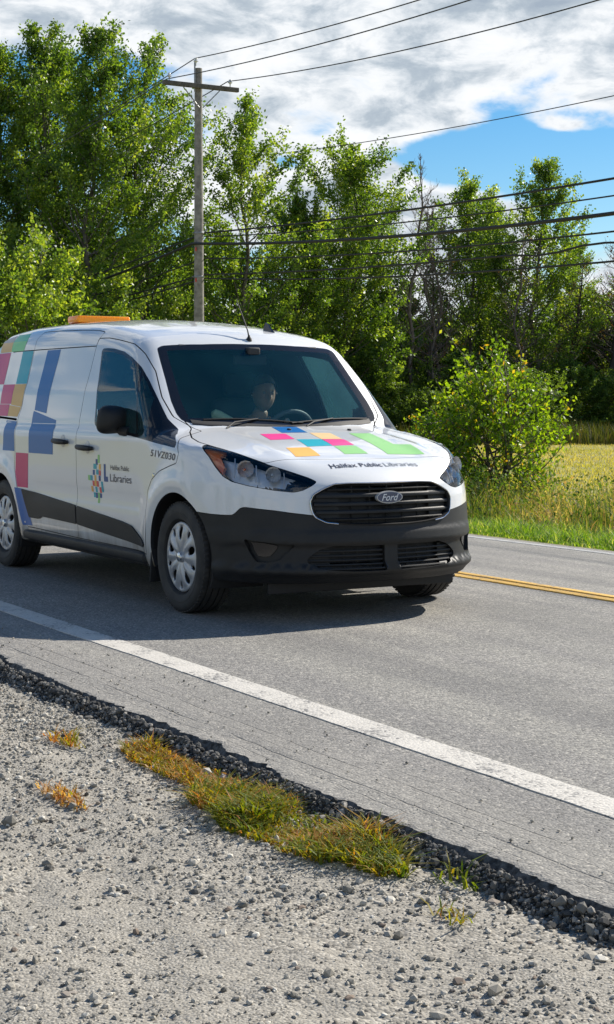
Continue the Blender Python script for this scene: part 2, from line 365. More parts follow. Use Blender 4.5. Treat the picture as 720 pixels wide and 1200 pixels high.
def build_half():
    lines = []; LN = {}
    def ln(nm, closed, smoothn=2, pin=True):
        P = iso(sub_edges(np.array(O[nm]), closed, .022)); P = chaikin(P, closed, smoothn); P = resample(P, .014, closed); LN[nm] = P; return P
    for nm in ('headlight', 'lowgrille', 'fog', 'window', 'cladF', 'cladS'): ln(nm, True)
    for nm in ('windshield', 'hood', 'grille', 'bumper', 'door_rear', 'door_front', 'slide', 'doorbot', 'cap', 'slot'): ln(nm, False)
    g = .0026; gaps = []
    def gapline(nm, w=g, closed=False):
        P = LN[nm]; lines.append((offset(P, w, closed), closed)); lines.append((offset(P, -w, closed), closed)); gaps.append((P, w, closed))
    for nm in ('hood', 'door_rear', 'door_front', 'slide', 'doorbot', 'cap'): gapline(nm, .0022 if nm == 'cap' else g)
    gapline('slot', .007)
    gapline('headlight', .0022, True); gapline('bumper', .0020)
    for nm, c in (('windshield', False), ('grille', False), ('lowgrille', True), ('fog', True), ('window', True), ('cladF', True), ('cladS', True)):
        lines.append((LN[nm], c))
    def inner(nm, d, closed, extra=None):
        P = LN[nm]; full = P if extra is None else np.vstack([P, extra])
        for sg in (1, -1):
            Q = offset(P, sg*d, closed)
            if in_poly(Q[len(Q)//2:len(Q)//2+1], full)[0]: return Q
        return Q
    top = PI/2*RS
    wi = inner('windshield', .040, False, np.array([[-.3, top], [-.75, top]])); LN['ws_in'] = wi; lines.append((wi, False))
    wn = inner('window', .017, True); LN['win_in'] = wn; lines.append((wn, True))
    gi = inner('grille', .022, False, np.array([[1.7, -top], [1.7, top]])); LN['gr_in'] = gi
    div = resample(iso(side([(-.770, 1.45), (-.575, 1.02)])), .02); LN['div'] = div
    lines += [(offset(div, .011), False), (offset(div, -.011), False)]
    sail = resample(iso(side([(-.585, 1.31), (-.40, .96)])), .02); LN['sail'] = sail; lines.append((sail, False))
    ac = []
    for ax in (0., -WB):
        P = iso(arch_line(ax)); ac.append(P); lines.append((P, False))
    s0 = X1-KS*1.53; s1 = X0+KS*1.30
    # free points
    ss = np.unique(np.r_[np.arange(s0, X1, .05), np.arange(X1, -1.7, .05), np.arange(-1.7, s1, .028), s1])
    tt = np.linspace(-top, top, 91)
    G = np.stack(np.meshgrid(ss, tt, indexing='ij'), -1).reshape(-1, 2)
    keep = np.ones(len(G), bool)
    for P, c in lines: keep &= dist_line(G, P, c) > .007
    edge = (np.abs(np.abs(G[:, 1])-top) < 1e-6)
    G = G[keep | edge]
    lines = [(P, c) for P, c in lines]
    for i, (P, c) in enumerate(lines): P[:, 1] = np.clip(P[:, 1], -top, top)
    V, T = cdt(G, lines)
    X = uniso(V); X[np.abs(np.abs(V[:, 1])-top) < 1e-5, 1] = 0.
    c = V[T].mean(1); c3 = X[T].mean(1)
    # drop degenerate
    lab = np.array(['body']*len(T), dtype='U12')
    b3 = c3
    lab[(c3[:, 2] < .232)] = 'under'
    bp = np.vstack([LN['bumper'], iso(np.array([(.85, .40, .575), (.90, 0, .60)])), [[X0+KS*1.3, -top]], [[.18, -top]], [[.18, LN['bumper'][0][1]]]])
    m = in_poly(c, bp) & (c3[:, 2] > .232) & (c3[:, 0] > .2); lab[m] = 'bumper'
    lab[(c3[:, 0] > .72) & (c3[:, 2] < .60) & (lab == 'body')] = 'bumper'
    hp = np.vstack([LN['hood'], [[-.5, top]], iso(np.array([(-.45, .60, 1.2)]))]); lab[in_poly(c, hp)] = 'hood'
    doorp = np.vstack([LN['door_front'], iso(side([(-.425, .312), (-1.572, .318)])), LN['door_rear'][::-1]]); dm = in_poly(c, doorp); lab[dm] = 'door'
    dr = LN['door_rear']
    sp = np.vstack([LN['slide'], iso(side([(-2.53, .33), (-1.572, .318)])), dr[::-1]]); sm_ = in_poly(c, sp); lab[sm_] = 'slide'
    lab[in_poly(c, LN['window'])] = 'seal'
    m = in_poly(c, LN['win_in']) & (dist_line(c, div) > .0108)
    lab[m] = 'glass'
    sl = LN['sail']; fwd = (c[:, 0]-np.interp(c[:, 1], sl[::-1, 1], sl[::-1, 0])) > 0
    lab[in_poly(c, LN['win_in']) & fwd] = 'seal'
    wp = np.vstack([LN['windshield'], [[-.5, top]]]); lab[in_poly(c, wp)] = 'frit'
    lab[in_poly(c, np.vstack([wi, [[wi[-1, 0], top+.1], [wi[0, 0], top+.1]]])) & (lab == 'frit')] = 'screen'
    lab[in_poly(c, LN['headlight'])] = 'headlight'
    lab[in_poly(c, LN['lowgrille'])] = 'lowgrille'; lab[in_poly(c, LN['fog'])] = 'fog'
    for P, w, cl in gaps: lab[dist_line(c, P, cl) < w] = 'gap'
    gp = np.vstack([LN['grille'], [[3, -top-.1]], [[3, top+.1]]]); lab[in_poly(c, gp)] = 'grille'
    for ax in (0., -WB):
        lab[(np.hypot(c3[:, 0]-ax, c3[:, 2]-.33) < .37) & (c3[:, 1] > .60)] = 'hole'
    return V, X, T, lab, LN
CV, CX, CT, CLAB, LN = build_half()
CN = grad(CX); CN[CX[:, 1] == 0, 1] = 0
# consistent outward winding
fn = np.cross(CX[CT[:, 1]]-CX[CT[:, 0]], CX[CT[:, 2]]-CX[CT[:, 0]]); fl = (fn*CN[CT[:, 0]]).sum(1) < 0
CT[fl] = CT[fl][:, ::-1]
CT_OK = np.linalg.norm(fn, axis=1) > 1e-9

def surf_mesh(name, V, Nn, T, mats, lip=0., lipmat=0, mi=None, smooth_lip=False):
    """sheet with given vertex normals + boundary lip going inwards"""
    T = np.asarray(T); V = np.asarray(V); Nn = np.asarray(Nn)
    faces = [tuple(t) for t in T]; MI = [0]*len(T) if mi is None else list(mi)
    verts = V; nls = [Nn[i] for t in T for i in t]
    if lip:
        e = np.vstack([T[:, [0, 1]], T[:, [1, 2]], T[:, [2, 0]]]); key = np.sort(e, 1)
        k = key[:, 0].astype(np.int64)*10000000+key[:, 1]; u, inv, cnt = np.unique(k, return_inverse=True, return_counts=True)
        be = e[cnt[inv.ravel()] == 1]
        bv = np.unique(be); mp = -np.ones(len(V), int); mp[bv] = len(V)+np.arange(len(bv))
        verts = np.vstack([V, V[bv]-Nn[bv]*lip])
        for a, b in be:
            faces.append((b, a, mp[a], mp[b])); MI.append(lipmat)
            n = np.cross(V[b]-V[a], Nn[a]); n /= max(np.linalg.norm(n), 1e-9); nls += [n]*4
    me = bpy.data.meshes.new(name); me.from_pydata(verts.tolist(), [], faces)
    for m in mats: me.materials.append(m)
    me.polygons.foreach_set('material_index', np.array(MI, np.int32)); me.polygons.foreach_set('use_smooth', [True]*len(faces))
    me.update(); me.normals_split_custom_set([tuple(map(float, n)) for n in nls]); return me
def region(labels, sides=(-1, 1), off=0.):
    sel = np.isin(CLAB, labels) & CT_OK; T = CT[sel]; used, inv = np.unique(T, return_inverse=True); T = inv.reshape(-1, 3)
    X = CX[used]; Nn = CN[used]; out = []
    if len(sides) == 2:
        Xl = X.copy(); Nl = Nn.copy(); Xr = X*[1, -1, 1]; Nr = Nn*[1, -1, 1]
        V = np.vstack([Xl, Xr]); NN = np.vstack([Nl, Nr]); c = np.where(X[:, 1] == 0)[0]
        mp = np.arange(len(V)); mp[len(X)+c] = c
        T2 = mp[np.vstack([T, T[:, ::-1]+len(X)])]
        used, inv = np.unique(T2, return_inverse=True); V, NN, T = V[used], NN[used], inv.reshape(-1, 3)
    elif sides[0] == -1:
        V, NN, T = X*[1, -1, 1], Nn*[1, -1, 1], T[:, ::-1]
    else: V, NN = X, Nn
    return V+NN*off, NN, T
def panel(name, labels, mats, parent, sides=(-1, 1), lip=.012, lipmat=None, off=0.):
    V, NN, T = region(labels, sides, off)
    ms = list(mats)
    if lipmat is not None: ms.append(lipmat)
    return add(name, surf_mesh(name, V, NN, T, ms, lip, len(ms)-1 if lipmat is not None else 0), parent)

VAN = empty('delivery_van', (0, 0, 0), 'white panel van with multicoloured checker livery driving on the road', 'van')
body = panel('body', ['body'], [M['paint']], VAN, lip=.025, lipmat=M['dark_interior'])
panel('underbody', ['under'], [M['rubber']], VAN, lip=0)
hood = panel('hood', ['hood'], [M['paint']], VAN, lip=.025, lipmat=M['dark_interior'])
bumper = panel('front_bumper', ['bumper'], [M['plastic']], VAN, lip=.03)
ws = panel('windshield', ['screen'], [M['windscreen']], VAN, lip=0)
panel('windshield_border', ['frit'], [M['gloss_black']], ws, lip=0)
def side_parts(sg):
    sd = (sg,)
    d = panel('front_door', ['door'], [M['paint']], VAN, sd, .02, M['dark_interior'])
    s = panel('sliding_door', ['slide'], [M['paint']], VAN, sd, .02, M['dark_interior'])
    panel('window_seal', ['seal'], [M['gloss_black']], d, sd, .012)
    panel('side_window', ['glass'], [M['glass']], d, sd, 0)
    for nm, par in (('cladF', d), ('cladS', s)):
        sel = in_poly(CV[CT].mean(1), LN[nm]) & np.isin(CLAB, ['door', 'slide']) & CT_OK; T = CT[sel]; used, inv = np.unique(T, return_inverse=True); T = inv.reshape(-1, 3)
        V, NN = CX[used], CN[used]
        if sg < 0: V, NN, T = V*[1, -1, 1], NN*[1, -1, 1], T[:, ::-1]
        add('door_cladding', surf_mesh('door_cladding', V+NN*.009, NN, T, [M['plastic']], .011), par)
    # handles: black bar bridging a recess cup
    for (hx, hz, par) in ((-1.36, .926, d), (-1.80, .958, s)):
        p = side([(hx, hz)])[0]; mb = MB()
        y0 = p[1]
        pts = [(hx-.115, y0+.006, hz+.004), (hx-.10, y0+.030, hz+.004), (hx-.03, y0+.040, hz+.002), (hx+.05, y0+.040, hz), (hx+.105, y0+.028, hz-.002), (hx+.115, y0+.006, hz-.002)]
        mb.tube([(a, b*sg, c) for a, b, c in pts], [.012, .017, .019, .019, .016, .012], 10)
        o = mb.build('door_handle', [M['plastic']], par)
        mb = MB(); mb.lathe([(0, .0035), (.034, .003), (.042, .0015), (.043, -.004)], 24, T=Matrix.Translation((hx+.01, sg*y0, hz+.004)) @ Matrix.Diagonal((1, sg, 1, 1)))
        mb.build('handle_recess', [M['hubcap']], par)
    # headlight
    V, NN, T = region(['headlight'], sd)
    amber = np.array([v[0] < .415-.0 and True for v in (V[T].mean(1))])
    hl = add('headlight', surf_mesh('headlight', V-NN*.060, NN, T, [M['lamp_silver'], M['gloss_black']], 0, mi=[1 if (v[2] < .765 or v[0] > .71) else 0 for v in V[T].mean(1)]), VAN)
    rimV, rimN, rimT = region(['headlight'], sd)
    add('lens', surf_mesh('lens', V, NN, T, [M['lens'], M['gloss_black']], .025, 1), hl)
    cz = V[T].mean(1); m = (cz[:, 0] < .345+(.93-cz[:, 2])*.62) & (cz[:, 0] > .19+(.98-cz[:, 2])*.75)
    if m.any(): 
        TT = T[m]; u, inv = np.unique(TT, return_inverse=True); add('turn_signal', surf_mesh('turn_signal', V[u]-NN[u]*.012, NN[u], inv.reshape(-1, 3), [M['amber_refl']], .02), hl)
    for (hx, hy, hz, r) in ((.492, .712, .846, .044), (.622, .606, .817, .040)):
        Rm = Matrix.Translation((hx, sg*hy, hz)) @ Vector((.93, sg*.30, .12)).to_track_quat('Z', 'Y').to_matrix().to_4x4()
        mb = MB(); mb.lathe([(.006, -.030), (r*.45, -.022), (r*.8, -.004), (r*1.12, .024)], 12, T=Rm, axis='z'); mb.build('reflector', [M['lamp_silver']], hl, angle=12)
        mb = MB(); mb.lathe([(0, .006), (.007, .003), (.009, -.006), (.007, -.026)], 14, T=Rm, axis='z'); mb.build('glint_bulb', [M['lamp_silver'] if hx > .55 else M['amber_refl']], hl)  # amber bulb colour added for warm sun glints inside the lamp
    for q0, q1 in (((.545, .672, .868), (.580, .690, .775)), ((.43, .745, .905), (.470, .770, .800)), ((.665, .560, .828), (.690, .575, .752))):
        mb = MB(); a_, b_ = Vector((q0[0]-.015, sg*(q0[1]-.012), q0[2])), Vector((q1[0]-.015, sg*(q1[1]-.012), q1[2])); mb.tube([a_, (a_+b_)/2+Vector((.004, 0, 0)), b_], .0045, 6); mb.build('lamp_divider', [M['lamp_silver']], hl)
    # recesses in the bumper
    # (hole liners are added below for both sides)
    # side sill
    mb = MB(); xs = np.linspace(-2.66, -.40, 30); V = []; Fc = []
    for x in xs:
        tp = min(1, (x+2.66)/.05+.3, (-.40-x)/.05+.3)
        for (yy, zz) in ((.80, .315), (.885, .312), (.905, .298), (.908, .275), (.898, .250), (.86, .235), (.80, .235)):
            V.append((x, sg*(.80+(yy-.80)*tp), zz))
    for i in range(len(xs)-1):
        for k in range(6): Fc.append((i*7+k, i*7+k+1, (i+1)*7+k+1, (i+1)*7+k))
    Fc.append(tuple(range(7))); Fc.append(tuple(29*7+k for k in range(6, -1, -1)))
    mb.addm(V, Fc); mb.build('side_sill', [M['plastic']], VAN)
    # wheel arch liners and mud flap
    for ax in (0, -WB):
        mb = MB(); V = []; Fc = []; ys = (.905, .90, .70, .52) if ax else (.90, .895, .70, .52); a = np.linspace(math.radians(-25), math.radians(205), 40)
        for j, yy in enumerate(ys):
            for t in a:
                r = (.3695, .376, .385, .385)[j]; x = ax+r*math.cos(t); z = .33+r*math.sin(t)
                y = min(yy, side([(x, max(z, .26))])[0][1]-(.001 if j == 0 else .004)) if j < 2 else yy
                V.append((x, sg*y, z))
        n = len(a)
        for j in range(3):
            for k in range(n-1): Fc.append((j*n+k, j*n+k+1, (j+1)*n+k+1, (j+1)*n+k))
        b = 3*n; Fc.append(tuple(b+k for k in range(n)))
        mb.addm(V, Fc); mb.build('wheel_arch_liner', [M['rubber']], VAN)
    mb = MB(); mb.box((-.385, sg*.80, .24), (.014, .19, .20), bev=.004, rot=Matrix.Rotation(.1, 3, 'Y')); mb.build('mud_flap', [M['rubber']], VAN)
    # door mirror: housing, arm, glass
    mp = Vector((-.86, sg*.935, 1.115)); mb = MB()
    bm = bmesh.new(); bmesh.ops.create_uvsphere(bm, u_segments=28, v_segments=18, radius=1)
    VV = []
    for v in bm.verts:
        x, y, z = v.co; q = (abs(y)**3.2+abs(z)**3.2)**(1/3.2); q2 = math.hypot(y, z); k = q2/q if q > 1e-6 else 1
        x2 = x*.085 if x > 0 else x*.030
        VV.append((x2, y*k*.112*(1-.12*z), z*k*.088*(1+.10*y*sg)))
    mb.addm(VV, [[v.index for v in f.verts] for f in bm.faces], 0, Matrix.Translation(mp)); bm.free()
    mb.tube([mp+Vector((.01, -sg*.06, -.055)), (-.80, sg*.905, 1.045), (-.72, sg*.880, 1.035)], [.030, .030, .034], 12)
    mi = mb.build('side_mirror', [M['plastic']], VAN)
    mb = MB(); mb.box(mp+Vector((-.031, 0, 0)), (.004, .19, .13), bev=.0015); mb.build('mirror_glass', [M['chrome']], mi)
for sg in (-1, 1): side_parts(sg)
# side marker on the right wing and its twin
for sg in (-1, 1):
    p = side([(-.30, .787)])[0]; mb = MB(); mb.lathe([(0, .004), (.010, .004), (.013, .001), (.013, -.004)], 18, T=Matrix.Translation((p[0], sg*p[1], p[2])) @ Matrix.Diagonal((1, sg, 1, 1)))
    mb.build('wing_lamp', [M['smoke_chrome']], VAN)
# dark linings behind gaps and inside the shell
V, NN, T = region(['body', 'door', 'slide', 'gap', 'seal', 'frit']); c = V[T].mean(1)
keepm = ~((c[:, 0] > -.30) & (c[:, 2] > .9) & (np.abs(c[:, 1]) < .6))
T = T[keepm]; add('inner_lining', surf_mesh('inner_lining', V-NN*.032, NN, T[:, ::-1], [M['dark_interior']], 0), VAN)
V, NN, T = region(['hood', 'bumper', 'headlight']); add('engine_bay_lining', surf_mesh('engine_bay_lining', V-NN*.075, NN, T, [M['rubber']], 0), VAN)
for labl in ('lowgrille', 'fog'):
    for sg in (-1, 1):
        V, NN, T = region([labl], (sg,)); nm = 'lower_grille' if labl == 'lowgrille' else 'fog_recess'
        NV = V.copy(); NV[:, 0] -= .05 if labl == 'lowgrille' else .030
        if labl == 'fog':
            cc = V.mean(0); NV = V.copy()-NN*.028; 
        e = surf_mesh(nm, NV, NN, T, [M['rubber' if labl == 'lowgrille' else 'plastic']], 0)
        par = add(nm, e, bumper)
        mb = MB()
        if labl == 'lowgrille':
            for z in (.398, .372, .347, .322, .300):
                ys = [y for y in np.linspace(.05, .54, 60) if in_poly(iso(front([(y, z)])), LN['lowgrille'])[0]]
                if len(ys) < 2: continue
                pts = front([(y, z) for y in np.linspace(ys[0], ys[-1], 14)])
                mb.tube([(p[0]-.016, sg*p[1], p[2]) for p in pts], .0065, 8)
            for y in (.12, .20, .28): 
                p = front([(y, .35)])[0]; mb.tube([(p[0]-.028, sg*y, .295), (p[0]-.028, sg*y, .41)], .004, 6)
            # solid outer blanking panel
            q = [(y, z) for y in np.linspace(.36, .53, 9) for z in np.linspace(.295, .415, 7)]
            P = front(q); Fq = [(i*7+j, i*7+j+1, (i+1)*7+j+1, (i+1)*7+j) for i in range(8) for j in range(6)
                                if in_poly(iso(front([((q[i*7+j][0]+q[(i+1)*7+j+1][0])/2, (q[i*7+j][1]+q[i*7+j+1][1])/2)])), LN['lowgrille'])[0]]
            mb.addm([(p[0]-.026, sg*p[1], p[2]) for p in P], Fq)
            mb.build('grille_bar', [M['plastic']], par)
        else:
            # black plate over the recess floor, painting the shade of a deeper pocket
            P = LN['fog']; c0 = P.mean(0); Q = uniso(c0+(P-c0)*np.array([.52, .60])+np.array([-.03, .012])); nn = grad(Q)
            A = Q-nn*.020; B = Q-nn*.026; n = len(Q); Vv = [(p[0], sg*p[1], p[2]) for p in np.vstack([A, B])]
            mb.addm(Vv, [(i, (i+1) % n, n+(i+1) % n, n+i) for i in range(n)]+[tuple(range(n))]); mb.build('fog_pocket_shade', [M['gloss_black']], par)
# main grille
V, NN, T = region(['grille']); 
sel = V[:, 0] > 0
gr = add('grille', surf_mesh('grille', V-np.array([.045, 0, 0]), NN, T, [M['rubber']], 0), VAN)
# close the little pole opening of the backing
mb = MB(); mb.box((.815, 0, .66), (.02, .9, .20)); 
ol = uniso(LN['grille']); oi = uniso(LN['gr_in'])
def ring(mb, A, B, dA, dB, sg, mi=0):
    n = len(A); nA = grad(A); nB = grad(B)
    V = [(p[0], sg*p[1], p[2]) for p in np.vstack([A+nA*dA[0], (A*.45+B*.55)+nA*dA[1], B-np.array([dB, 0, 0]), B-np.array([.04, 0, 0]), A-np.array([.04, 0, 0])])]
    Fc = []
    for j in range(4):
        for i in range(n-1):
            f = (j*n+i, j*n+i+1, (j+1)*n+i+1, (j+1)*n+i); Fc.append(f if sg > 0 else f[::-1])
    for i in range(n-1): Fc.append((4*n+i, 4*n+i+1, i+1, i))
    mb.addm(V, Fc, mi)
mb2 = MB()
for sg in (-1, 1): ring(mb2, ol, oi, (.004, .010), .004, sg)
mb2.build('grille_surround', [M['plastic']], gr, angle=50)
mb3 = MB()
t_ = ol[:int(len(ol)*.62)]; n_ = grad(t_)
pts = [(p[0]+n[0]*.007, p[1]+n[1]*.007, p[2]+n[2]*.007) for p, n in zip(t_, n_)]
mb3.tube([(a, -b, c) for a, b, c in pts[::-1]]+pts[1:], .0035, 6); mb3.build('grille_trim', [M['smoke_chrome']], gr)
in_grille = lambda y, z: in_poly(iso(front([(y, z)])), np.vstack([LN['gr_in'], [[3, -2]], [[3, 2]]]))[0]
for z, hgt in ((.738, .007), (.704, .015), (.658, .013), (.614, .013), (.574, .008)):
    ys = [y for y in np.linspace(0, .5, 70) if in_grille(y, z)]
    if not ys: continue
    yy = np.linspace(-ys[-1]-.004, ys[-1]+.004, 40); sl = MB(); V = []; Fc = []
    for y in yy:
        p = front([(abs(y), z)])[0]; x = p[0]-.004
        V += [(x-.004, y, z+hgt*.9), (x+.004, y, z+hgt*.2), (x+.002, y, z-hgt*.7), (x-.020, y, z-hgt*.9), (x-.030, y, z+hgt*.7)]
    for i in range(39):
        for k in range(5): Fc.append((i*5+k, i*5+(k+1) % 5, (i+1)*5+(k+1) % 5, (i+1)*5+k))
    Fc += [tuple(range(5)), tuple(39*5+k for k in range(4, -1, -1))]
    sl.addm(V, Fc); sl.build('grille_slat', [M['plastic']], gr, angle=60)
mb = MB()
for sg in (-1, 1):
    q = [(y, z) for y in np.linspace(.30, .475, 12) for z in np.linspace(.545, .76, 14)]
    P = front(q); Fq = [(i*14+j, i*14+j+1, (i+1)*14+j+1, (i+1)*14+j) for i in range(11) for j in range(13) if in_grille((q[i*14+j][0]+q[(i+1)*14+j][0])/2, (q[i*14+j][1]+q[i*14+j+1][1])/2)]
    mb.addm([(p[0]-.024, sg*p[1], p[2]) for p in P], Fq)
for y in (-.22, -.11, 0, .11, .22):
    p = front([(abs(y), .65)])[0]; mb.tube([(p[0]-.034, y, .545), (p[0]-.034, y, .755)], .004, 6)
mb.build('grille_panel', [M['plastic']], gr)
# badge
bx = front([(0, .695)])[0][0]+.010
mb = MB(); 
def ellipse_disc(mb, cx_, cz_, a, b, h, mi, x0, n=48):
    V = [(x0, 0, cz_)]+[(x0, a*math.cos(2*PI*k/n), cz_+b*math.sin(2*PI*k/n)) for k in range(n)]+[(x0-h, a*1.04*math.cos(2*PI*k/n), cz_+b*1.06*math.sin(2*PI*k/n)) for k in range(n)]
    mb.addm(V, [(0, 1+k, 1+(k+1) % n) for k in range(n)]+[(1+k, 1+n+k, 1+n+(k+1) % n, 1+(k+1) % n) for k in range(n)], mi)
ellipse_disc(mb, 0, .690, .086, .034, .016, 0, bx); ellipse_disc(mb, 0, .690, .078, .0285, .003, 1, bx+.002)
bd = mb.build('badge', [M['hubcap'], M['badge_blue']], gr)

# ---- lettering and vinyl -------------------------------------------------
def text2d(txt, size=1., shear=0., bold=0., spacing=1.):
    cu = bpy.data.curves.new('t', 'FONT'); cu.body = txt; cu.size = size; cu.shear = shear; cu.offset = bold; cu.space_character = spacing; cu.resolution_u = 4
    o = bpy.data.objects.new('t', cu); COL.objects.link(o); dg = bpy.context.evaluated_depsgraph_get(); me = bpy.data.meshes.new_from_object(o.evaluated_get(dg))
    bm = bmesh.new(); bm.from_mesh(me); bmesh.ops.triangulate(bm, faces=bm.faces); V = np.array([v.co[:2] for v in bm.verts]); Fc = [[v.index for v in f.verts] for f in bm.faces]
    bm.free(); bpy.data.objects.remove(o); bpy.data.curves.remove(cu); bpy.data.meshes.remove(me); return V, Fc
def letter(name, txt, p0, p1, height, fn, m, parent, shear=0., bold=0., flip=1, d=.0022, spacing=1.):
    """p0->p1 baseline ends in fn's 2D coordinates; height = cap height"""
    V, Fc = text2d(txt, 1., shear, bold, spacing); w = V[:, 0].max()-V[:, 0].min(); x0 = V[:, 0].min(); cap = .70
    p0, p1 = np.array(p0, float), np.array(p1, float); ux = (p1-p0)/w; per = np.array([-(p1-p0)[1], (p1-p0)[0]])*flip; per = per/np.linalg.norm(per)*height/cap
    Q = p0+(V[:, :1]-x0)*ux+V[:, 1:2]*per; P, nn = fn(Q); P = P+nn*d
    me = mesh(name, P, Fc, m, sm=False)
    if len(me.polygons) and (np.array(me.polygons[len(me.polygons)//2].normal)@nn[0]) < 0: me.flip_normals()
    return add(name, me, parent)
def f_side(Q):      # right-hand side (y<0); 2D = (x, z)
    P = side(Q); n = grad(P); return P*[1, -1, 1], n*[1, -1, 1]
def f_hood(Q):      # 2D = (x, y)
    P = topp(Q); return P, grad(P)*np.where(P[:, 1:2] < 0, [1, -1, 1], [1, 1, 1])
def patch(polys, fn, mats, name, parent, step=.03, d=.0012):
    """polys: (slot, outline); every outline cut into small faces and lifted on to the surface"""
    VV = []; NNs = []; TT = []; MI = []; b = 0
    for k, P in polys:
        P = resample(np.array(P, float), .02, True) if len(P) < 7 else np.array(P)
        # keep sharp corners: insert the originals
        lo, hi = P.min(0), P.max(0); G = np.stack(np.meshgrid(np.arange(lo[0], hi[0], step), np.arange(lo[1], hi[1], step), indexing='ij'), -1).reshape(-1, 2)
        G = G[in_poly(G, P) & (dist_line(G, P, True) > step*.3)]
        V, T = cdt(G, [(P, True)]); T = T[in_poly(V[T].mean(1), P)]
        X, nn = fn(V); f_ = np.cross(X[T[:, 1]]-X[T[:, 0]], X[T[:, 2]]-X[T[:, 0]]); w = (f_*nn[T[:, 0]]).sum(1) < 0; T[w] = T[w][:, ::-1]
        VV.append(X+nn*d); NNs.append(nn); TT.append(T+b); MI += [k]*len(T); b += len(V)
    return add(name, surf_mesh(name, np.vstack(VV), np.vstack(NNs), np.vstack(TT), mats, 0, mi=MI), parent)
def quadpoly(P, n=24):
    P = np.array(P, float); out = []
    for i in range(len(P)):
        a, b = P[i], P[(i+1) % len(P)]; m = max(2, int(np.linalg.norm(b-a)/.025))
        out += [a+(b-a)*t for t in np.arange(m)/m]
    return np.array(out)
slots = ['grey', 'green', 'lightgreen', 'gold', 'magenta', 'teal', 'blue', 'peri']; SI = {k: i for i, k in enumerate(slots)}
BL = [('grey', [(-3.76,1.70),(-3.46,1.74),(-3.40,1.687),(-3.70,1.687)]), ('green', [(-3.41,1.742),(-3.10,1.742),(-3.055,1.687),(-3.40,1.687)]),
      ('lightgreen', [(-3.40,1.687),(-3.055,1.687),(-3.038,1.610),(-3.345,1.610)]), ('gold', [(-3.70,1.687),(-3.405,1.687),(-3.345,1.610),(-3.64,1.610)]),
      ('magenta', [(-3.66,1.604),(-3.35,1.604),(-3.288,1.361),(-3.60,1.361)]), ('teal', [(-3.055,1.604),(-2.812,1.604),(-2.745,1.361),(-2.990,1.361)]),
      ('magenta', [(-3.288,1.358),(-3.005,1.358),(-2.990,1.212),(-3.255,1.212)]), ('gold', [(-3.002,1.358),(-2.752,1.358),(-2.738,1.190),(-2.985,1.206)]),
      ('blue', [(-2.512,1.598),(-2.25,1.598),(-2.202,1.146),(-2.448,1.168)]), ('magenta', [(-3.30,1.209),(-3.020,1.209),(-3.015,1.122),(-3.28,1.122)]),
      ('gold', [(-3.012,1.203),(-2.740,1.187),(-2.785,1.118),(-3.011,1.122)]), ('blue', [(-3.016,1.090),(-2.782,1.085),(-2.760,.868),(-3.020,.868)]),
      ('blue', [(-2.462,1.163),(-1.985,1.100),(-1.982,.864),(-2.462,.864)]), ('magenta', [(-2.726,.859),(-2.471,.859),(-2.488,.612),(-2.672,.612),(-2.726,.72)]),
      ('peri', [(-2.715,.607),(-2.565,.600),(-2.445,.345),(-2.60,.340),(-2.655,.47)])]
patch([(SI[c], quadpoly(P)) for c, P in BL], f_side, [M['g_'+k] for k in slots], 'livery_graphic', VAN)
hs = ['blue', 'pink', 'peach', 'teal', 'orange', 'lime']; HI = {k: i for i, k in enumerate(hs)}
HB = [('blue', [(-.225,-.150),(-.215,.020),(-.021,-.012),(-.031,-.184)]), ('pink', [(-.021,-.340),(-.001,-.178),(.171,-.208),(.165,-.369)]),
      ('peach', [(-.011,-.005),(.001,.135),(.199,.103),(.195,-.040)]), ('teal', [(.182,-.205),(.198,-.044),(.373,-.070),(.376,-.239)]),
      ('pink', [(.201,-.040),(.208,.108),(.365,.085),(.373,-.068)]), ('orange', [(.380,-.385),(.392,-.238),(.561,-.262),(.561,-.423)]),
      ('lime', [(.385,-.066),(.381,.083),(.551,.066),(.551,-.092)]), ('lime', [(-.001,.270),(-.015,.430),(.33,.382),(.37,.480),(.560,.455),(.562,.195)])]
patch([(HI[c], quadpoly(P)) for c, P in HB], f_hood, [M['g_'+k] for k in hs], 'hood_graphic', hood)
letter('hood_lettering', 'Halifax Public', (.732, -.290), (.738, .050), .040, f_hood, M['letter_dark'], hood, bold=.008, flip=1)
letter('hood_wordmark', 'Libraries', (.738, .068), (.728, .300), .040, f_hood, M['letter_grey'], hood, flip=1)
DOOR = [o for o in VAN.children if o.name.startswith('front_door')][0]
ls = ['lime', 'navy', 'teal', 'orange', 'red']; LI = dict(g=0, n=1, t=2, o=3, r=4)
LG = [('g',-1.176,.886,-1.144,.833),('n',-1.211,.857,-1.176,.820),('t',-1.250,.826,-1.195,.792),('o',-1.160,.826,-1.126,.790),('n',-1.262,.786,-1.228,.753),('t',-1.205,.790,-1.163,.757),
      ('r',-1.160,.786,-1.126,.753),('g',-1.345,.749,-1.308,.715),('t',-1.308,.749,-1.270,.715),('o',-1.237,.752,-1.205,.717),('n',-1.165,.752,-1.133,.717),('r',-1.275,.715,-1.240,.681),('o',-1.240,.716,-1.207,.680),
      ('r',-1.205,.716,-1.172,.679),('t',-1.133,.715,-1.100,.646),('o',-1.310,.679,-1.276,.642),('t',-1.240,.677,-1.207,.641),('r',-1.172,.677,-1.138,.640),
      ('t',-1.279,.639,-1.243,.606),('n',-1.243,.638,-1.210,.603),('g',-1.208,.640,-1.176,.572),('n',-1.176,.637,-1.142,.607),('n',-1.078,.829,-1.046,.717),('n',-1.046,.750,-1.012,.717)]
patch([(LI[c], quadpoly([(a, b), (cc, b), (cc, dd), (a, dd)])) for c, a, b, cc, dd in LG], f_side, [M['g_'+k] for k in ls], 'door_emblem', DOOR)
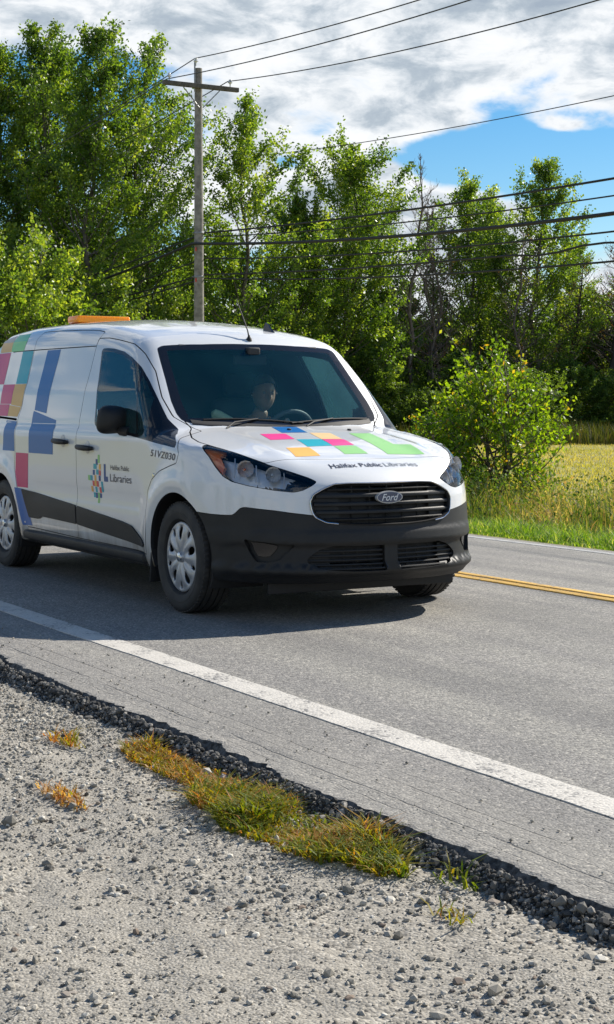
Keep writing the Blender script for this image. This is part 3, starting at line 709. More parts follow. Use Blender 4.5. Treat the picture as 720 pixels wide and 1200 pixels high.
letter('door_lettering', 'Halifax Public', (-.965, .797), (-.672, .797), .030, f_side, M['letter_dark'], DOOR, bold=.006)
letter('door_lettering', 'Libraries', (-.975, .722), (-.640, .722), .050, f_side, M['letter_dark'], DOOR)
letter('fleet_number', '51VZ030', (-.350, .902), (-.008, .884), .040, f_side, M['letter_dark'], VAN, shear=.12, bold=.010, spacing=1.06)
V, Fc = text2d('Ford', 1., .35, .012); w = V[:, 0].max()-V[:, 0].min(); sc_ = .112/w
# the script lettering arcs inside its oval
P = [(bx+.0045, (v[0]-V[:, 0].min()-w/2)*sc_, .690+(v[1]-.33)*sc_*1.0) for v in V]
add('badge_lettering', mesh('badge_lettering', P, Fc, M['badge_white'], sm=False), bd)

# ---- wheels ---------------------------------------------------------------
def hubcap_mesh():
    R = .205; pts = []; lines = []
    def circ(cx, cy, a, b, rot, n=26):
        t = np.linspace(0, 2*PI, n, endpoint=False); u = np.cos(t)*a; v = np.sin(t)*b*(1+.28*np.cos(t))
        return np.stack([cx+u*math.cos(rot)-v*math.sin(rot), cy+u*math.sin(rot)+v*math.cos(rot)], 1)
    holes = []
    for k in range(5):
        t = 2*PI*k/5+PI/2; holes.append(circ(.140*math.cos(t), .140*math.sin(t), .040, .022, t))
        t += PI/5; holes.append(circ(.163*math.cos(t), .163*math.sin(t), .023, .0125, t))
    outer = circ(0, 0, R, R, 0, 90); 
    t = np.linspace(0, 2*PI, 90, endpoint=False); outer = np.stack([R*np.cos(t), R*np.sin(t)], 1)
    G = [(r*math.cos(q), r*math.sin(q)) for r in np.arange(.008, R-.004, .008) for q in np.linspace(0, 2*PI, max(8, int(2*PI*r/.009)), endpoint=False)]
    G = np.array(G); k = np.ones(len(G), bool)
    for h in holes: k &= (dist_line(G, h, True) > .004) & ~in_poly(G, h)
    V, T = cdt(G[k], [(outer, True)]+[(h, True) for h in holes]); c = V[T].mean(1); keep = np.ones(len(T), bool)
    for h in holes: keep &= ~in_poly(c, h)
    keep &= np.hypot(c[:, 0], c[:, 1]) < R*.9999; T = T[keep]
    def hgt(v):
        r = np.hypot(v[:, 0], v[:, 1]); a = np.arctan2(v[:, 1], v[:, 0]); h = .020-.018*(r/R)**3-.016*np.exp(-(r/.060)**2)+.022*(r < .030)*np.clip((.031-r)/.004, 0, 1)
        ridge = np.cos(5*(a-PI/2)*2+PI); h += .0055*ridge*np.clip((r-.04)/.05, 0, 1)*np.clip((R-.012-r)/.03, 0, 1)
        h += .006*np.exp(-((r-.196)/.006)**2); return h
    H = hgt(V); X = np.stack([V[:, 0], H, V[:, 1]], 1); return X, T
HX, HT = hubcap_mesh()
def wheel(ax, sg):
    w = empty('wheel'); w.parent = VAN; w.location = (ax, sg*.785, .323)
    prof = [(.215, .085), (.225, .100), (.245, .104), (.280, .1055), (.300, .101), (.313, .092), (.320, .080)]
    for yy in (.060, .058, .024, .022, -.022, -.024, -.058, -.060):
        prof.append((.323 if abs(abs(yy)-.059) > .0005 and True else .323, yy))
    prof = [(.212, .080), (.222, .098), (.240, .104), (.262, .107), (.264, .1055), (.282, .106), (.300, .102), (.313, .093), (.3205, .080), (.3225, .062), (.3150, .060), (.3150, .054), (.324, .052),
            (.3245, .026), (.316, .024), (.316, .018), (.325, .016), (.325, -.016), (.316, -.018), (.316, -.024), (.3245, -.026), (.324, -.052), (.315, -.054), (.315, -.060), (.3225, -.062), (.3205, -.080), (.30, -.102), (.26, -.107), (.212, -.08)]
    mb = MB(); mb.lathe([(r, h*sg) for r, h in prof], 96)
    # shoulder tread blocks
    for k in range(64):
        q = 2*PI*k/64
        for s2 in (1, -1):
            mb.box((.3185*math.cos(q), s2*.078, .3185*math.sin(q)), (.008, .030, .019), rot=Matrix.Rotation(-q, 3, 'Y'), bev=.002)
    mb.build('tyre', [M['tyre']], w, angle=30)
    mb = MB(); mb.lathe([(0, .045*sg), (.16, .045*sg), (.195, .055*sg), (.205, .075*sg), (.214, .090*sg), (.214, -.09*sg)], 64); mb.build('rim', [M['rubber']], w)
    X = HX.copy(); X[:, 1] = (X[:, 1]+.078)*sg
    bm_lip = []
    me = mesh('hubcap', X, HT if sg < 0 else HT, M['hubcap'], angle=50)
    hc = add('hubcap', me, w); 
    sm_ = hc.modifiers.new('s', 'SOLIDIFY'); sm_.thickness = .012; sm_.offset = -1 if sg*me.polygons[0].normal.y > 0 else 1
    mb = MB(); mb.lathe([(0, .108*sg), (.022, .107*sg), (.0265, .104*sg), (.028, .098*sg)], 32); mb.build('centre_cap', [M['smoke_chrome']], w)
    mb = MB(); mb.lathe([(.10, -.02*sg), (.10, -.06*sg), (0, -.06*sg)], 24); mb.tube([(0, -.06*sg, 0), (0, -.60*sg, -.02)], .035, 10); mb.build('axle', [M['rubber']], w)
for ax in (0, -WB):
    for sg in (-1, 1): wheel(ax, sg)

# ---- trim on top ------------------------------------------------------------
def surf_top(x, y):
    p = topp([(x, abs(y))])[0]; return Vector((p[0], y, p[2]))
for y0, x0, y1, x1 in ((-.56, -.335, .10, -.262), (.02, -.262, .62, -.345)):
    mb = MB(); pts = [surf_top(x0+(x1-x0)*t, y0+(y1-y0)*t)+Vector((-.01, 0, .014)) for t in np.linspace(0, 1, 14)]
    mb.tube(pts, .0055, 6); q = surf_top(-.232, pts[4].y-.1)+Vector((0, 0, .004)); mb.tube([pts[7]+Vector((0, 0, .004)), pts[5]*.5+q*.5+Vector((0, 0, .008)), q], .0055, 6); mb.build('wiper', [M['rubber']], VAN)
# cowl strip below the glass
mb = MB(); V = []; Fc = []
yy = np.linspace(-.64, .64, 41)
for y in yy:
    i = np.interp(abs(y), [0, .293, .561, .652], [-.241, -.276, -.324, -.352])
    for dx, dz in ((-.012, .004), (.006, .006), (.016, .004), (.020, -.01)):
        p = surf_top(i+dx, y); V.append((p.x, y, p.z+dz))
for i in range(40):
    for k in range(3): Fc.append((i*4+k, i*4+k+1, (i+1)*4+k+1, (i+1)*4+k))
mb.addm(V, Fc); mb.build('cowl_strip', [M['rubber']], VAN)
for y in (-.086, .345):
    p = surf_top(-.115, y); mb = MB(); mb.lathe([(.013, -.004), (.012, .006), (.006, .010), (0, .010)], 14, T=Matrix.Translation(p), axis='z'); mb.box(p+Vector((-.006, 0, .006)), (.016, .02, .010), bev=.003); mb.build('washer_nozzle', [M['rubber']], VAN)
p = surf_top(-.845, .018); mb = MB(); mb.lathe([(.020, -.01), (.018, .006), (.010, .018), (.006, .03), (0, .03)], 18, T=Matrix.Translation(p), axis='z')
mb.tube([p+Vector((-.002, 0, .02)), p+Vector((-.015, -.002, .06)), Vector((-.99, 0, 1.905))], [.006, .0045, .003], 8); mb.build('aerial', [M['rubber']], VAN)
p = surf_top(-1.08, .30); mb = MB()
mb.addm([(p.x-.07, p.y-.022, p.z-.01), (p.x-.07, p.y+.022, p.z-.01), (p.x+.05, p.y+.012, p.z-.01), (p.x+.05, p.y-.012, p.z-.01), (p.x-.055, p.y-.005, p.z+.062), (p.x-.055, p.y+.005, p.z+.062), (p.x-.02, p.y+.004, p.z+.05), (p.x-.02, p.y-.004, p.z+.05)],
        [(0, 1, 5, 4), (1, 2, 6, 5), (2, 3, 7, 6), (3, 0, 4, 7), (4, 5, 6, 7)]); mb.build('roof_fin', [M['gloss_black']], VAN)
# amber light bar on its foot
z0 = surf_top(-3.2, -.065).z; mb = MB(); mb.box((-3.2, -.065, z0-.002), (.20, .40, .022), bev=.004); bar = mb.build('beacon', [M['rubber']], VAN)
mb = MB(); mb.box((-3.2, -.065, z0+.036), (.22, .44, .056), bev=.016)
for y in np.arange(-.265, .14, .02): mb.box((-3.2, y, z0+.036), (.224, .006, .044), bev=.001)
mb.build('amber_cover', [M['amber_plastic']], bar, angle=30)
# air dam and undertray under the nose
mb = MB(); mb.box((.60, 0, .195), (.02, 1.25, .09), bev=.004); mb.box((.1, 0, .24), (1.2, .95, .05)); mb.box((-1.8, 0, .225), (2.6, 1.0, .04)); mb.box((-3.4, 0, .30), (.7, 1.1, .06))
mb.build('undertray', [M['rubber']], VAN)
# ---- cabin ------------------------------------------------------------------
mb = MB(); V = []; Fc = []
prof = [(-.30, .99), (-.40, 1.045), (-.55, 1.06), (-.72, 1.055), (-.80, 1.02), (-.83, .95), (-.80, .70), (-.70, .45)]
ny = 21; yy = np.linspace(-.80, .80, ny)
for y in yy:
    for (x, z) in prof:
        hump = .035*math.exp(-((y-.38)/.2)**2)*(1 if x < -.5 else .3) if z > 1 else 0; V.append((x-.16*(y/.8)**2*(1 if x > -.5 else .2), y, z+hump))
n = len(prof)
for i in range(ny-1):
    for k in range(n-1): Fc.append((i*n+k, i*n+k+1, (i+1)*n+k+1, (i+1)*n+k))
mb.addm(V, Fc); mb.build('dashboard', [M['dark_interior']], VAN)
a_ = np.linspace(-1.2, 4.34, 40); sec_ = [ (0, .93*q[1]*sg_, .66+.93*(q[2]-.66)) for sg_, A_ in ((1, np.linspace(-1.3, 1.5, 24)), (-1, np.linspace(1.5, -1.3, 24))) for q in chart_to_xyz(np.full(24, -1.8), A_)]
mb = MB(); mb.addm([(-1.80, q[1], q[2]) for q in sec_]+[(-1.83, q[1], q[2]) for q in sec_], [tuple(range(48)), tuple(range(95, 47, -1))]+[(i, (i+1) % 48, 48+(i+1) % 48, 48+i) for i in range(48)]); mb.build('bulkhead', [M['dark_interior']], VAN)
mb = MB(); mb.box((-1.0, 0, .34), (1.7, 1.66, .03)); mb.build('cabin_floor', [M['dark_interior']], VAN)
for y in (-.38, .38):
    s = empty('seat'); s.parent = VAN; s.location = (-1.35, y, .55)
    mb = MB(); mb.box((.02, 0, .06), (.50, .48, .14), bev=.05); mb.box((-.02, 0, -.10), (.4, .4, .2)); mb.build('seat_cushion', [M['fabric']], s)
    mb = MB(); mb.box((-.25, 0, .40), (.14, .46, .62), bev=.06, rot=Matrix.Rotation(-.22, 3, 'Y')); mb.build('backrest', [M['fabric']], s)
    mb = MB(); mb.box((-.33, 0, .80), (.10, .25, .17), bev=.04, rot=Matrix.Rotation(-.15, 3, 'Y')); mb.build('headrest', [M['fabric']], s)
stw = MB(); R_ = Matrix.Translation((-.98, .38, 1.00)) @ Matrix.Rotation(math.radians(-62), 4, 'Y')
ring_ = [(.185*math.cos(t), .185*math.sin(t), 0) for t in np.linspace(0, 2*PI, 49)]
stw.tube(ring_, .015, 10, T=R_, cap=False); stw.lathe([(0, .02), (.05, .018), (.062, 0), (.05, -.04)], 24, T=R_, axis='z')
for t in (0, 2.2, -2.2): stw.tube([(.04*math.cos(t+PI), .04*math.sin(t+PI), 0), (.18*math.cos(t+PI), .18*math.sin(t+PI), 0)], .014, 8, T=R_)
stw.tube([(0, 0, -.03), (0, 0, -.25)], .03, 10, T=R_); stw.build('steering_wheel', [M['grey_interior']], VAN)
mb = MB(); mb.box((-.84, .02, 1.50), (.03, .24, .07), bev=.012); mb.tube([(-.84, .02, 1.52), (-.80, .0, 1.58)], .012, 8); mb.box((-.77, -.0, 1.555), (.07, .09, .05), bev=.01); mb.build('rear_view_mirror', [M['dark_interior']], VAN)
for a, b in ((-.50, -.12), (.16, .52)):
    mb = MB(); mb.box((-.90, (a+b)/2, 1.585), (.15, b-a, .02), bev=.008); mb.build('sun_visor', [M['grey_interior']], VAN)
# ---- things on the dashboard -------------------------------------------------
mb = MB(); a = Vector((-.44, -.245, 1.075)); d = Vector((-.10, -.165, .085)); 
mb.tube([a, a+d*.4, a+d*.75, a+d*.92, a+d], [.017, .026, .033, .029, .004], 20)
tag(mb.build('drinks_bottle', [principled('pale_green_plastic', (.55, .62, .35), .4)]), 'pale green tapered bottle lying on the van dashboard', 'bottle')
mb = MB(); mb.box((-.52, -.48, 1.072), (.22, .28, .004), rot=Matrix.Rotation(.12, 3, 'X')); mb.box((-.60, -.44, 1.084), (.18, .20, .004), rot=Matrix.Rotation(.3, 3, 'Z') @ Matrix.Rotation(.08, 3, 'X'))
tag(mb.build('papers', [principled('paper', (.6, .62, .60), .8)], sm=False), 'white sheets of paper on the van dashboard beside the bottle', 'papers')

# ---- driver --------------------------------------------------------------------
def skin(name, joints, edges, mats, parent=None, sub=2, root=0):
    me = bpy.data.meshes.new('j'); me.from_pydata([j[0] for j in joints], edges, []); o = bpy.data.objects.new('j', me); COL.objects.link(o)
    o.modifiers.new('k', 'SKIN'); sb = o.modifiers.new('s', 'SUBSURF'); sb.levels = sub; sb.render_levels = sub
    for i, j in enumerate(joints):
        r = j[1]; me.skin_vertices[0].data[i].radius = r if isinstance(r, tuple) else (r, r)
    me.skin_vertices[0].data[root].use_root = True
    dg = bpy.context.evaluated_depsgraph_get(); m2 = bpy.data.meshes.new_from_object(o.evaluated_get(dg)); m2.name = name
    bpy.data.objects.remove(o); m2.materials.clear()
    for m in mats: m2.materials.append(m)
    m2.polygons.foreach_set('use_smooth', [True]*len(m2.polygons)); return add(name, m2, parent)
skinm = principled('skin', (.42, .235, .16), .5); hairm = principled('dark_hair', (.075, .045, .030), .55); shirt = principled('dark_shirt', (.07, .08, .11), .85, bump=.3, bscale=120)
px_, py_ = -1.36, .38
J = [((px_, py_, .66), (.15, .13)), ((px_-.03, py_, .80), (.15, .12)), ((px_-.05, py_, .95), (.17, .12)), ((px_-.05, py_, 1.05), (.13, .10)), ((px_-.02, py_, 1.12), .058), ((px_+.02, py_, 1.19), .056),
     ((px_-.04, py_-.19, 1.03), .068), ((px_+.07, py_-.25, .84), .050), ((px_+.28, py_-.19, .97), .034), ((px_+.345, py_-.165, 1.02), .026),
     ((px_-.04, py_+.19, 1.03), .068), ((px_+.07, py_+.25, .84), .050), ((px_+.28, py_+.19, .97), .034), ((px_+.345, py_+.165, 1.02), .026),
     ((px_+.05, py_-.10, .66), .10), ((px_+.44, py_-.12, .66), .075), ((px_+.62, py_-.12, .40), .05), ((px_+.05, py_+.10, .66), .10), ((px_+.44, py_+.12, .66), .075), ((px_+.62, py_+.12, .40), .05)]
Ed = [(0, 1), (1, 2), (2, 3), (3, 4), (4, 5), (3, 6), (6, 7), (7, 8), (8, 9), (3, 10), (10, 11), (11, 12), (12, 13), (0, 14), (14, 15), (15, 16), (0, 17), (17, 18), (18, 19)]
PER = skin('person', J, Ed, [shirt, skinm]); tag(PER, 'person with short dark hair in dark clothes driving, seen through the windshield', 'person')
for p in PER.data.polygons:
    c = p.center; p.material_index = 1 if (c.z > 1.115 and abs(c.y-py_) < .09) or c.x > px_+.26 and c.z > .9 else 0
# head joined into the same body mesh
bm = bmesh.new(); bmesh.ops.create_icosphere(bm, subdivisions=5, radius=1)
def g(d, c, s): return math.exp(-((d-Vector(c)).length/s)**2)
for v in bm.verts:
    d = v.co.copy(); x, y, z = d
    r = Vector((x*.098, y*.076, z*.122))
    if z < 0: r.y *= 1-.22*z*z; r.x *= 1-.05*z*z
    if x > 0 and z < -.2: r.x += .012*(-z)
    r.x += .030*g(d, (.97, 0, -.18), .17)+.014*g(d, (.99, 0, .02), .12)+.008*g(d, (.93, 0, .28), .25)-.012*g(d, (.92, .33, .06), .16)-.012*g(d, (.92, -.33, .06), .16)
    r.x += .010*g(d, (.88, 0, -.47), .12)+.010*g(d, (.75, 0, -.75), .16)-.006*g(d, (.86, 0, -.54), .06)
    r.y += (.016*g(d, (-.05, 1, -.08), .14)-.016*g(d, (-.05, -1, -.08), .14))
    v.co = r
HM = Matrix.Translation((px_+.045, py_, 1.285)) @ Matrix.Rotation(-.10, 4, 'Z') @ Matrix.Rotation(.05, 4, 'Y')
bm2 = bmesh.new(); bm2.from_mesh(PER.data); nb = len(bm2.faces)
vm = {v: bm2.verts.new(HM @ v.co) for v in bm.verts}
for f in bm.faces:
    nf = bm2.faces.new([vm[v] for v in f.verts]); nf.material_index = 1; nf.smooth = True
bm2.to_mesh(PER.data); bm2.free()
# hair cap
hv = MB(); keep = {}
hb = bm.copy(); bmesh.ops.delete(hb, geom=[v for v in hb.verts if not ((v.co.z > .034+.38*max(v.co.x, 0)) or (v.co.x < .012 and v.co.z > -.01 and abs(v.co.y) > .06) or (v.co.x < -.02 and v.co.z > -.035))], context='VERTS')
hb.verts.index_update(); hb.faces.index_update(); hb.normal_update()
for v in hb.verts: v.co += v.normal*.013+Vector((0, 0, .004*mnoise.noise(v.co*60)))
hv.addm([v.co for v in hb.verts], [[v.index for v in f.verts] for f in hb.faces], 0, HM); hb.free(); bm.free()
hv.build('hair', [hairm], PER)
belt = MB(); belt.tube([(px_+.02, py_+.20, 1.10), (px_+.095, py_+.15, 1.02), (px_+.13, py_+.05, .90), (px_+.12, py_-.08, .78)], [.020]*4, 6); belt.build('seat_belt', [M['belt']], PER)
for s2 in (-1, 1):
    for ey in (1,):
        e = MB(); e.lathe([(0.0001, .011), (.006, .009), (.0105, .003), (.011, 0), (.006, -.009), (0.0001, -.011)], 16, T=HM @ Matrix.Translation((.080, s2*.030, .008)), axis='z'); e.build('eye', [principled('eye', (.3, .28, .26), .2)], PER)
# hands gripping the rim: palm and five curled fingers each
for s2 in (-1, 1):
    base = Vector((px_+.345, py_+s2*.165, 1.02)); fw_ = Vector((.8, 0, .45)).normalized(); sd = Vector((0, s2, 0)); upv = Vector((-.45, 0, .8)).normalized()
    Jh = [(tuple(base), .026), (tuple(base+fw_*.045), (.030, .020)), (tuple(base+fw_*.075), (.034, .018))]; Eh = [(0, 1), (1, 2)]
    for k, (off, ln_) in enumerate(((-.030, .9), (-.010, 1.), (.010, .95), (.029, .75))):
        b0 = base+fw_*.078+upv*off*-1; i0 = len(Jh)
        Jh += [(tuple(b0), .0095), (tuple(b0+fw_*.030*ln_+sd*-.006), .009), (tuple(b0+fw_*.040*ln_-sd*.030), .0085), (tuple(b0+fw_*.020*ln_-sd*.045), .008)]
        Eh += [(2, i0), (i0, i0+1), (i0+1, i0+2), (i0+2, i0+3)]
    i0 = len(Jh); t0 = base+fw_*.03-sd*.02; Jh += [(tuple(t0-sd*.012+upv*.018), .011), (tuple(t0-sd*.030+fw_*.03+upv*.030), .0095), (tuple(t0-sd*.042+fw_*.055+upv*.024), .0085)]; Eh += [(1, i0), (i0, i0+1), (i0+1, i0+2)]
    skin('hand', Jh, Eh, [skinm], PER)
cam = bpy.data.cameras.new('camera'); co = bpy.data.objects.new('camera', cam); COL.objects.link(co)
fwv = Vector((math.cos(math.radians(150.2)), math.sin(math.radians(150.2)), 0))
co.location = (8.49, -4.89, 1.22); co.rotation_euler = fwv.to_track_quat('-Z', 'Y').to_euler()
cam.sensor_fit = 'HORIZONTAL'; cam.sensor_width = 36; cam.lens = 1885/720*36; cam.shift_y = -(600-472)/720; cam.clip_end = 3000; cam.clip_start = .05
scene.camera = co; EXPO = 0.68
# light
EL, SX, SY = math.radians(36.4), .2, -1.34
sun = bpy.data.lights.new('sun', 'SUN'); so = bpy.data.objects.new('sun', sun); COL.objects.link(so)
sd_ = Vector((SX, SY, -1)).normalized(); so.rotation_euler = sd_.to_track_quat('-Z', 'Y').to_euler(); sun.energy = 4.7; sun.angle = math.radians(.53); sun.color = (1, .935, .83)
# =====================================================================
# world: sky with broken cloud, sun
# =====================================================================
w = bpy.data.worlds.new('World'); scene.world = w; w.use_nodes = True
nt = w.node_tree; bg = nt.nodes['Background']; bg.inputs[1].default_value = .12
sk = nt.nodes.new('ShaderNodeTexSky'); sk.sky_type = 'NISHITA'; sk.sun_disc = False; sk.sun_elevation = EL; sk.sun_rotation = math.atan2(-SX, -SY)
sk.ozone_density = 2.5; sk.dust_density = .25; sk.air_density = 1.0
def mth(op, a, b=None, c=None, clamp=False):
    n = N(nt, 'ShaderNodeMath', operation=op); n.use_clamp = clamp
    for i, q in enumerate((a, b, c)):
        if q is None: continue
        if isinstance(q, (int, float)): n.inputs[i].default_value = q
        else: L(nt, q, n.inputs[i])
    return n.outputs[0]
tc = nt.nodes.new('ShaderNodeTexCoord'); sx = nt.nodes.new('ShaderNodeSeparateXYZ'); L(nt, tc.outputs['Generated'], sx.inputs[0])
az = mth('ARCTAN2', sx.outputs['Y'], sx.outputs['X']); el = mth('ARCSINE', sx.outputs['Z'])
mp = N(nt, 'ShaderNodeMapping'); mp.inputs['Scale'].default_value = (1, 1, 2.2); mp.inputs['Location'].default_value = (3.1, 1.7, .35); L(nt, tc.outputs['Generated'], mp.inputs[0])
n1 = N(nt, 'ShaderNodeTexNoise', i_Scale=5.5, i_Detail=9., i_Roughness=.54, i_Distortion=.25); L(nt, mp.outputs[0], n1.inputs['Vector'])
n2 = N(nt, 'ShaderNodeTexNoise', i_Scale=22., i_Detail=8., i_Roughness=.62, i_Distortion=.3); L(nt, mp.outputs[0], n2.inputs['Vector'])
def gauss(a0, e0, sa, se, k):
    a = mth('DIVIDE', mth('SUBTRACT', az, a0), sa); e = mth('DIVIDE', mth('SUBTRACT', el, e0), se)
    q = mth('ADD', mth('MULTIPLY', a, a), mth('MULTIPLY', e, e)); return mth('MULTIPLY', mth('EXPONENT', mth('MULTIPLY', q, -1.)), k)
d = mth('ADD', n1.outputs['Fac'], -.02)
# openings and banks of this particular sky (azimuth, elevation)
for g_ in ((2.505, .152, .070, .017, -.30), (2.44, .120, .05, .022, -.22), (2.50, .095, .05, .018, .12), (2.742, .196, .028, .016, -.26), (2.82, .14, .05, .05, -.16), (2.635, .148, .014, .006, -.16), (2.59, .130, .050, .030, .22),
           (2.62, .245, .40, .055, .22), (2.68, .145, .06, .040, .16), (2.60, .115, .08, .035, .20), (2.56, .168, .03, .010, .12), (2.465, .168, .02, .006, .16)):
    d = mth('ADD', d, gauss(*g_))
hi_ = N(nt, 'ShaderNodeMapRange', interpolation_type='SMOOTHSTEP'); hi_.inputs[1].default_value = .45; hi_.inputs[2].default_value = .95; hi_.inputs[3].default_value = 0; hi_.inputs[4].default_value = -.16; L(nt, el, hi_.inputs[0]); d = mth('ADD', d, hi_.outputs[0])
d = mth('ADD', d, mth('MULTIPLY', mth('SUBTRACT', n2.outputs['Fac'], .5), .17))
lo_ = N(nt, 'ShaderNodeMapRange', interpolation_type='SMOOTHSTEP'); lo_.inputs[1].default_value = .085; lo_.inputs[2].default_value = .02; lo_.inputs[3].default_value = 0; lo_.inputs[4].default_value = .30; L(nt, el, lo_.inputs[0]); d = mth('ADD', d, lo_.outputs[0])
cov = N(nt, 'ShaderNodeMapRange', interpolation_type='SMOOTHSTEP'); cov.inputs[1].default_value = .43; cov.inputs[2].default_value = .53; L(nt, d, cov.inputs[0])
sh = mth('ADD', mth('MULTIPLY', d, .55), mth('MULTIPLY', n2.outputs['Fac'], .85))
cc = ramp(nt, sh, [(.56, (5.4, 5.45, 5.5)), (.69, (4.9, 5.05, 5.2)), (.77, (3.8, 4.1, 4.4)), (.86, (2.6, 3.0, 3.4)), (.98, (2.0, 2.4, 2.9))])
hs_ = nt.nodes.new('ShaderNodeHueSaturation'); hs_.inputs['Saturation'].default_value = 1.5; hs_.inputs['Value'].default_value = .62; L(nt, sk.outputs[0], hs_.inputs['Color'])
mx = N(nt, 'ShaderNodeMix', data_type='RGBA'); L(nt, cov.outputs[0], mx.inputs[0]); L(nt, hs_.outputs[0], mx.inputs[6]); L(nt, cc.outputs[0], mx.inputs[7]); L(nt, mx.outputs[2], bg.inputs[0])
scene.view_settings.view_transform = 'Standard'; scene.view_settings.look = 'None'; scene.view_settings.gamma = 1; scene.view_settings.exposure = EXPO
scene.cycles.use_denoising = True
scene.cycles.max_bounces = 8; scene.cycles.transparent_max_bounces = 16; scene.cycles.sample_clamp_indirect = 6.; scene.cycles.caustics_reflective = False; scene.cycles.caustics_refractive = False

# =====================================================================
# ground, road, markings
# =====================================================================
FWD = np.array([-.8678, .4970]); RGT = np.array([.4970, .8678]); CAM2 = np.array([8.49, -4.89])
def fnoise(x, y, s, seed=0., oct=4):
    """cheap value noise, vectorised"""
    out = np.zeros_like(x, dtype=float); amp = 1.; tot = 0
    for o in range(oct):
        X = x*s+seed*17.3+o*5.1; Y = y*s-seed*9.7+o*3.3; xi = np.floor(X).astype(np.int64); yi = np.floor(Y).astype(np.int64); fx = X-xi; fy = Y-yi; fx = fx*fx*(3-2*fx); fy = fy*fy*(3-2*fy)
        def hsh(a, b):
            h_ = (a*374761393+b*668265263) & 0x7fffffff; h_ = ((h_ ^ (h_ >> 13))*1274126177) & 0x7fffffff; return (h_ & 0xffff)/65535.
        v = (hsh(xi, yi)*(1-fx)+hsh(xi+1, yi)*fx)*(1-fy)+(hsh(xi, yi+1)*(1-fx)+hsh(xi+1, yi+1)*fx)*fy
        out += (v-.5)*amp; tot += amp; amp *= .5; s *= 2.03
    return out/tot*2
NEAR, FAR = -2.33, 4.86
def road_z(y): return -np.maximum(y-1.75, 0)*.045
def ground_z(x, y):
    z = np.interp(y, [-30, -8, -4, -2.36, -2.2, 4.7, 4.95, 6.2, 8, 60], [-.5, -.30, -.10, -.052, -.13, -.26, -.150, -.26, -.36, -.36])
    near = np.clip((-2.25-y)/.1, 0, 1)
    return z+near*(.022*fnoise(x, y, 1.6, 1)+.010*fnoise(x, y, 9, 2)+.006*fnoise(x, y, 28, 3))+np.clip((y-5)/1, 0, 1)*.05*fnoise(x, y, .5, 5)
xs = np.unique(np.concatenate([-np.geomspace(1, 900, 46), np.arange(-1, 0, .2), np.arange(0, 8.0, .022), np.arange(8, 20, .5), np.geomspace(20, 900, 24)]))
ys = np.unique(np.concatenate([-np.geomspace(6.2, 900, 30), np.arange(-6.2, -2.1, .022), np.arange(-2.1, 4.8, .6), np.arange(4.7, 9, .12), np.geomspace(9, 1200, 50)]))
GX, GY = np.meshgrid(xs, ys, indexing='ij'); GZ = ground_z(GX, GY)
def grid_faces(nx, ny):
    i, j = np.meshgrid(np.arange(nx-1), np.arange(ny-1), indexing='ij'); a = (i*ny+j).ravel(); return np.stack([a, a+ny, a+ny+1, a+1], 1)
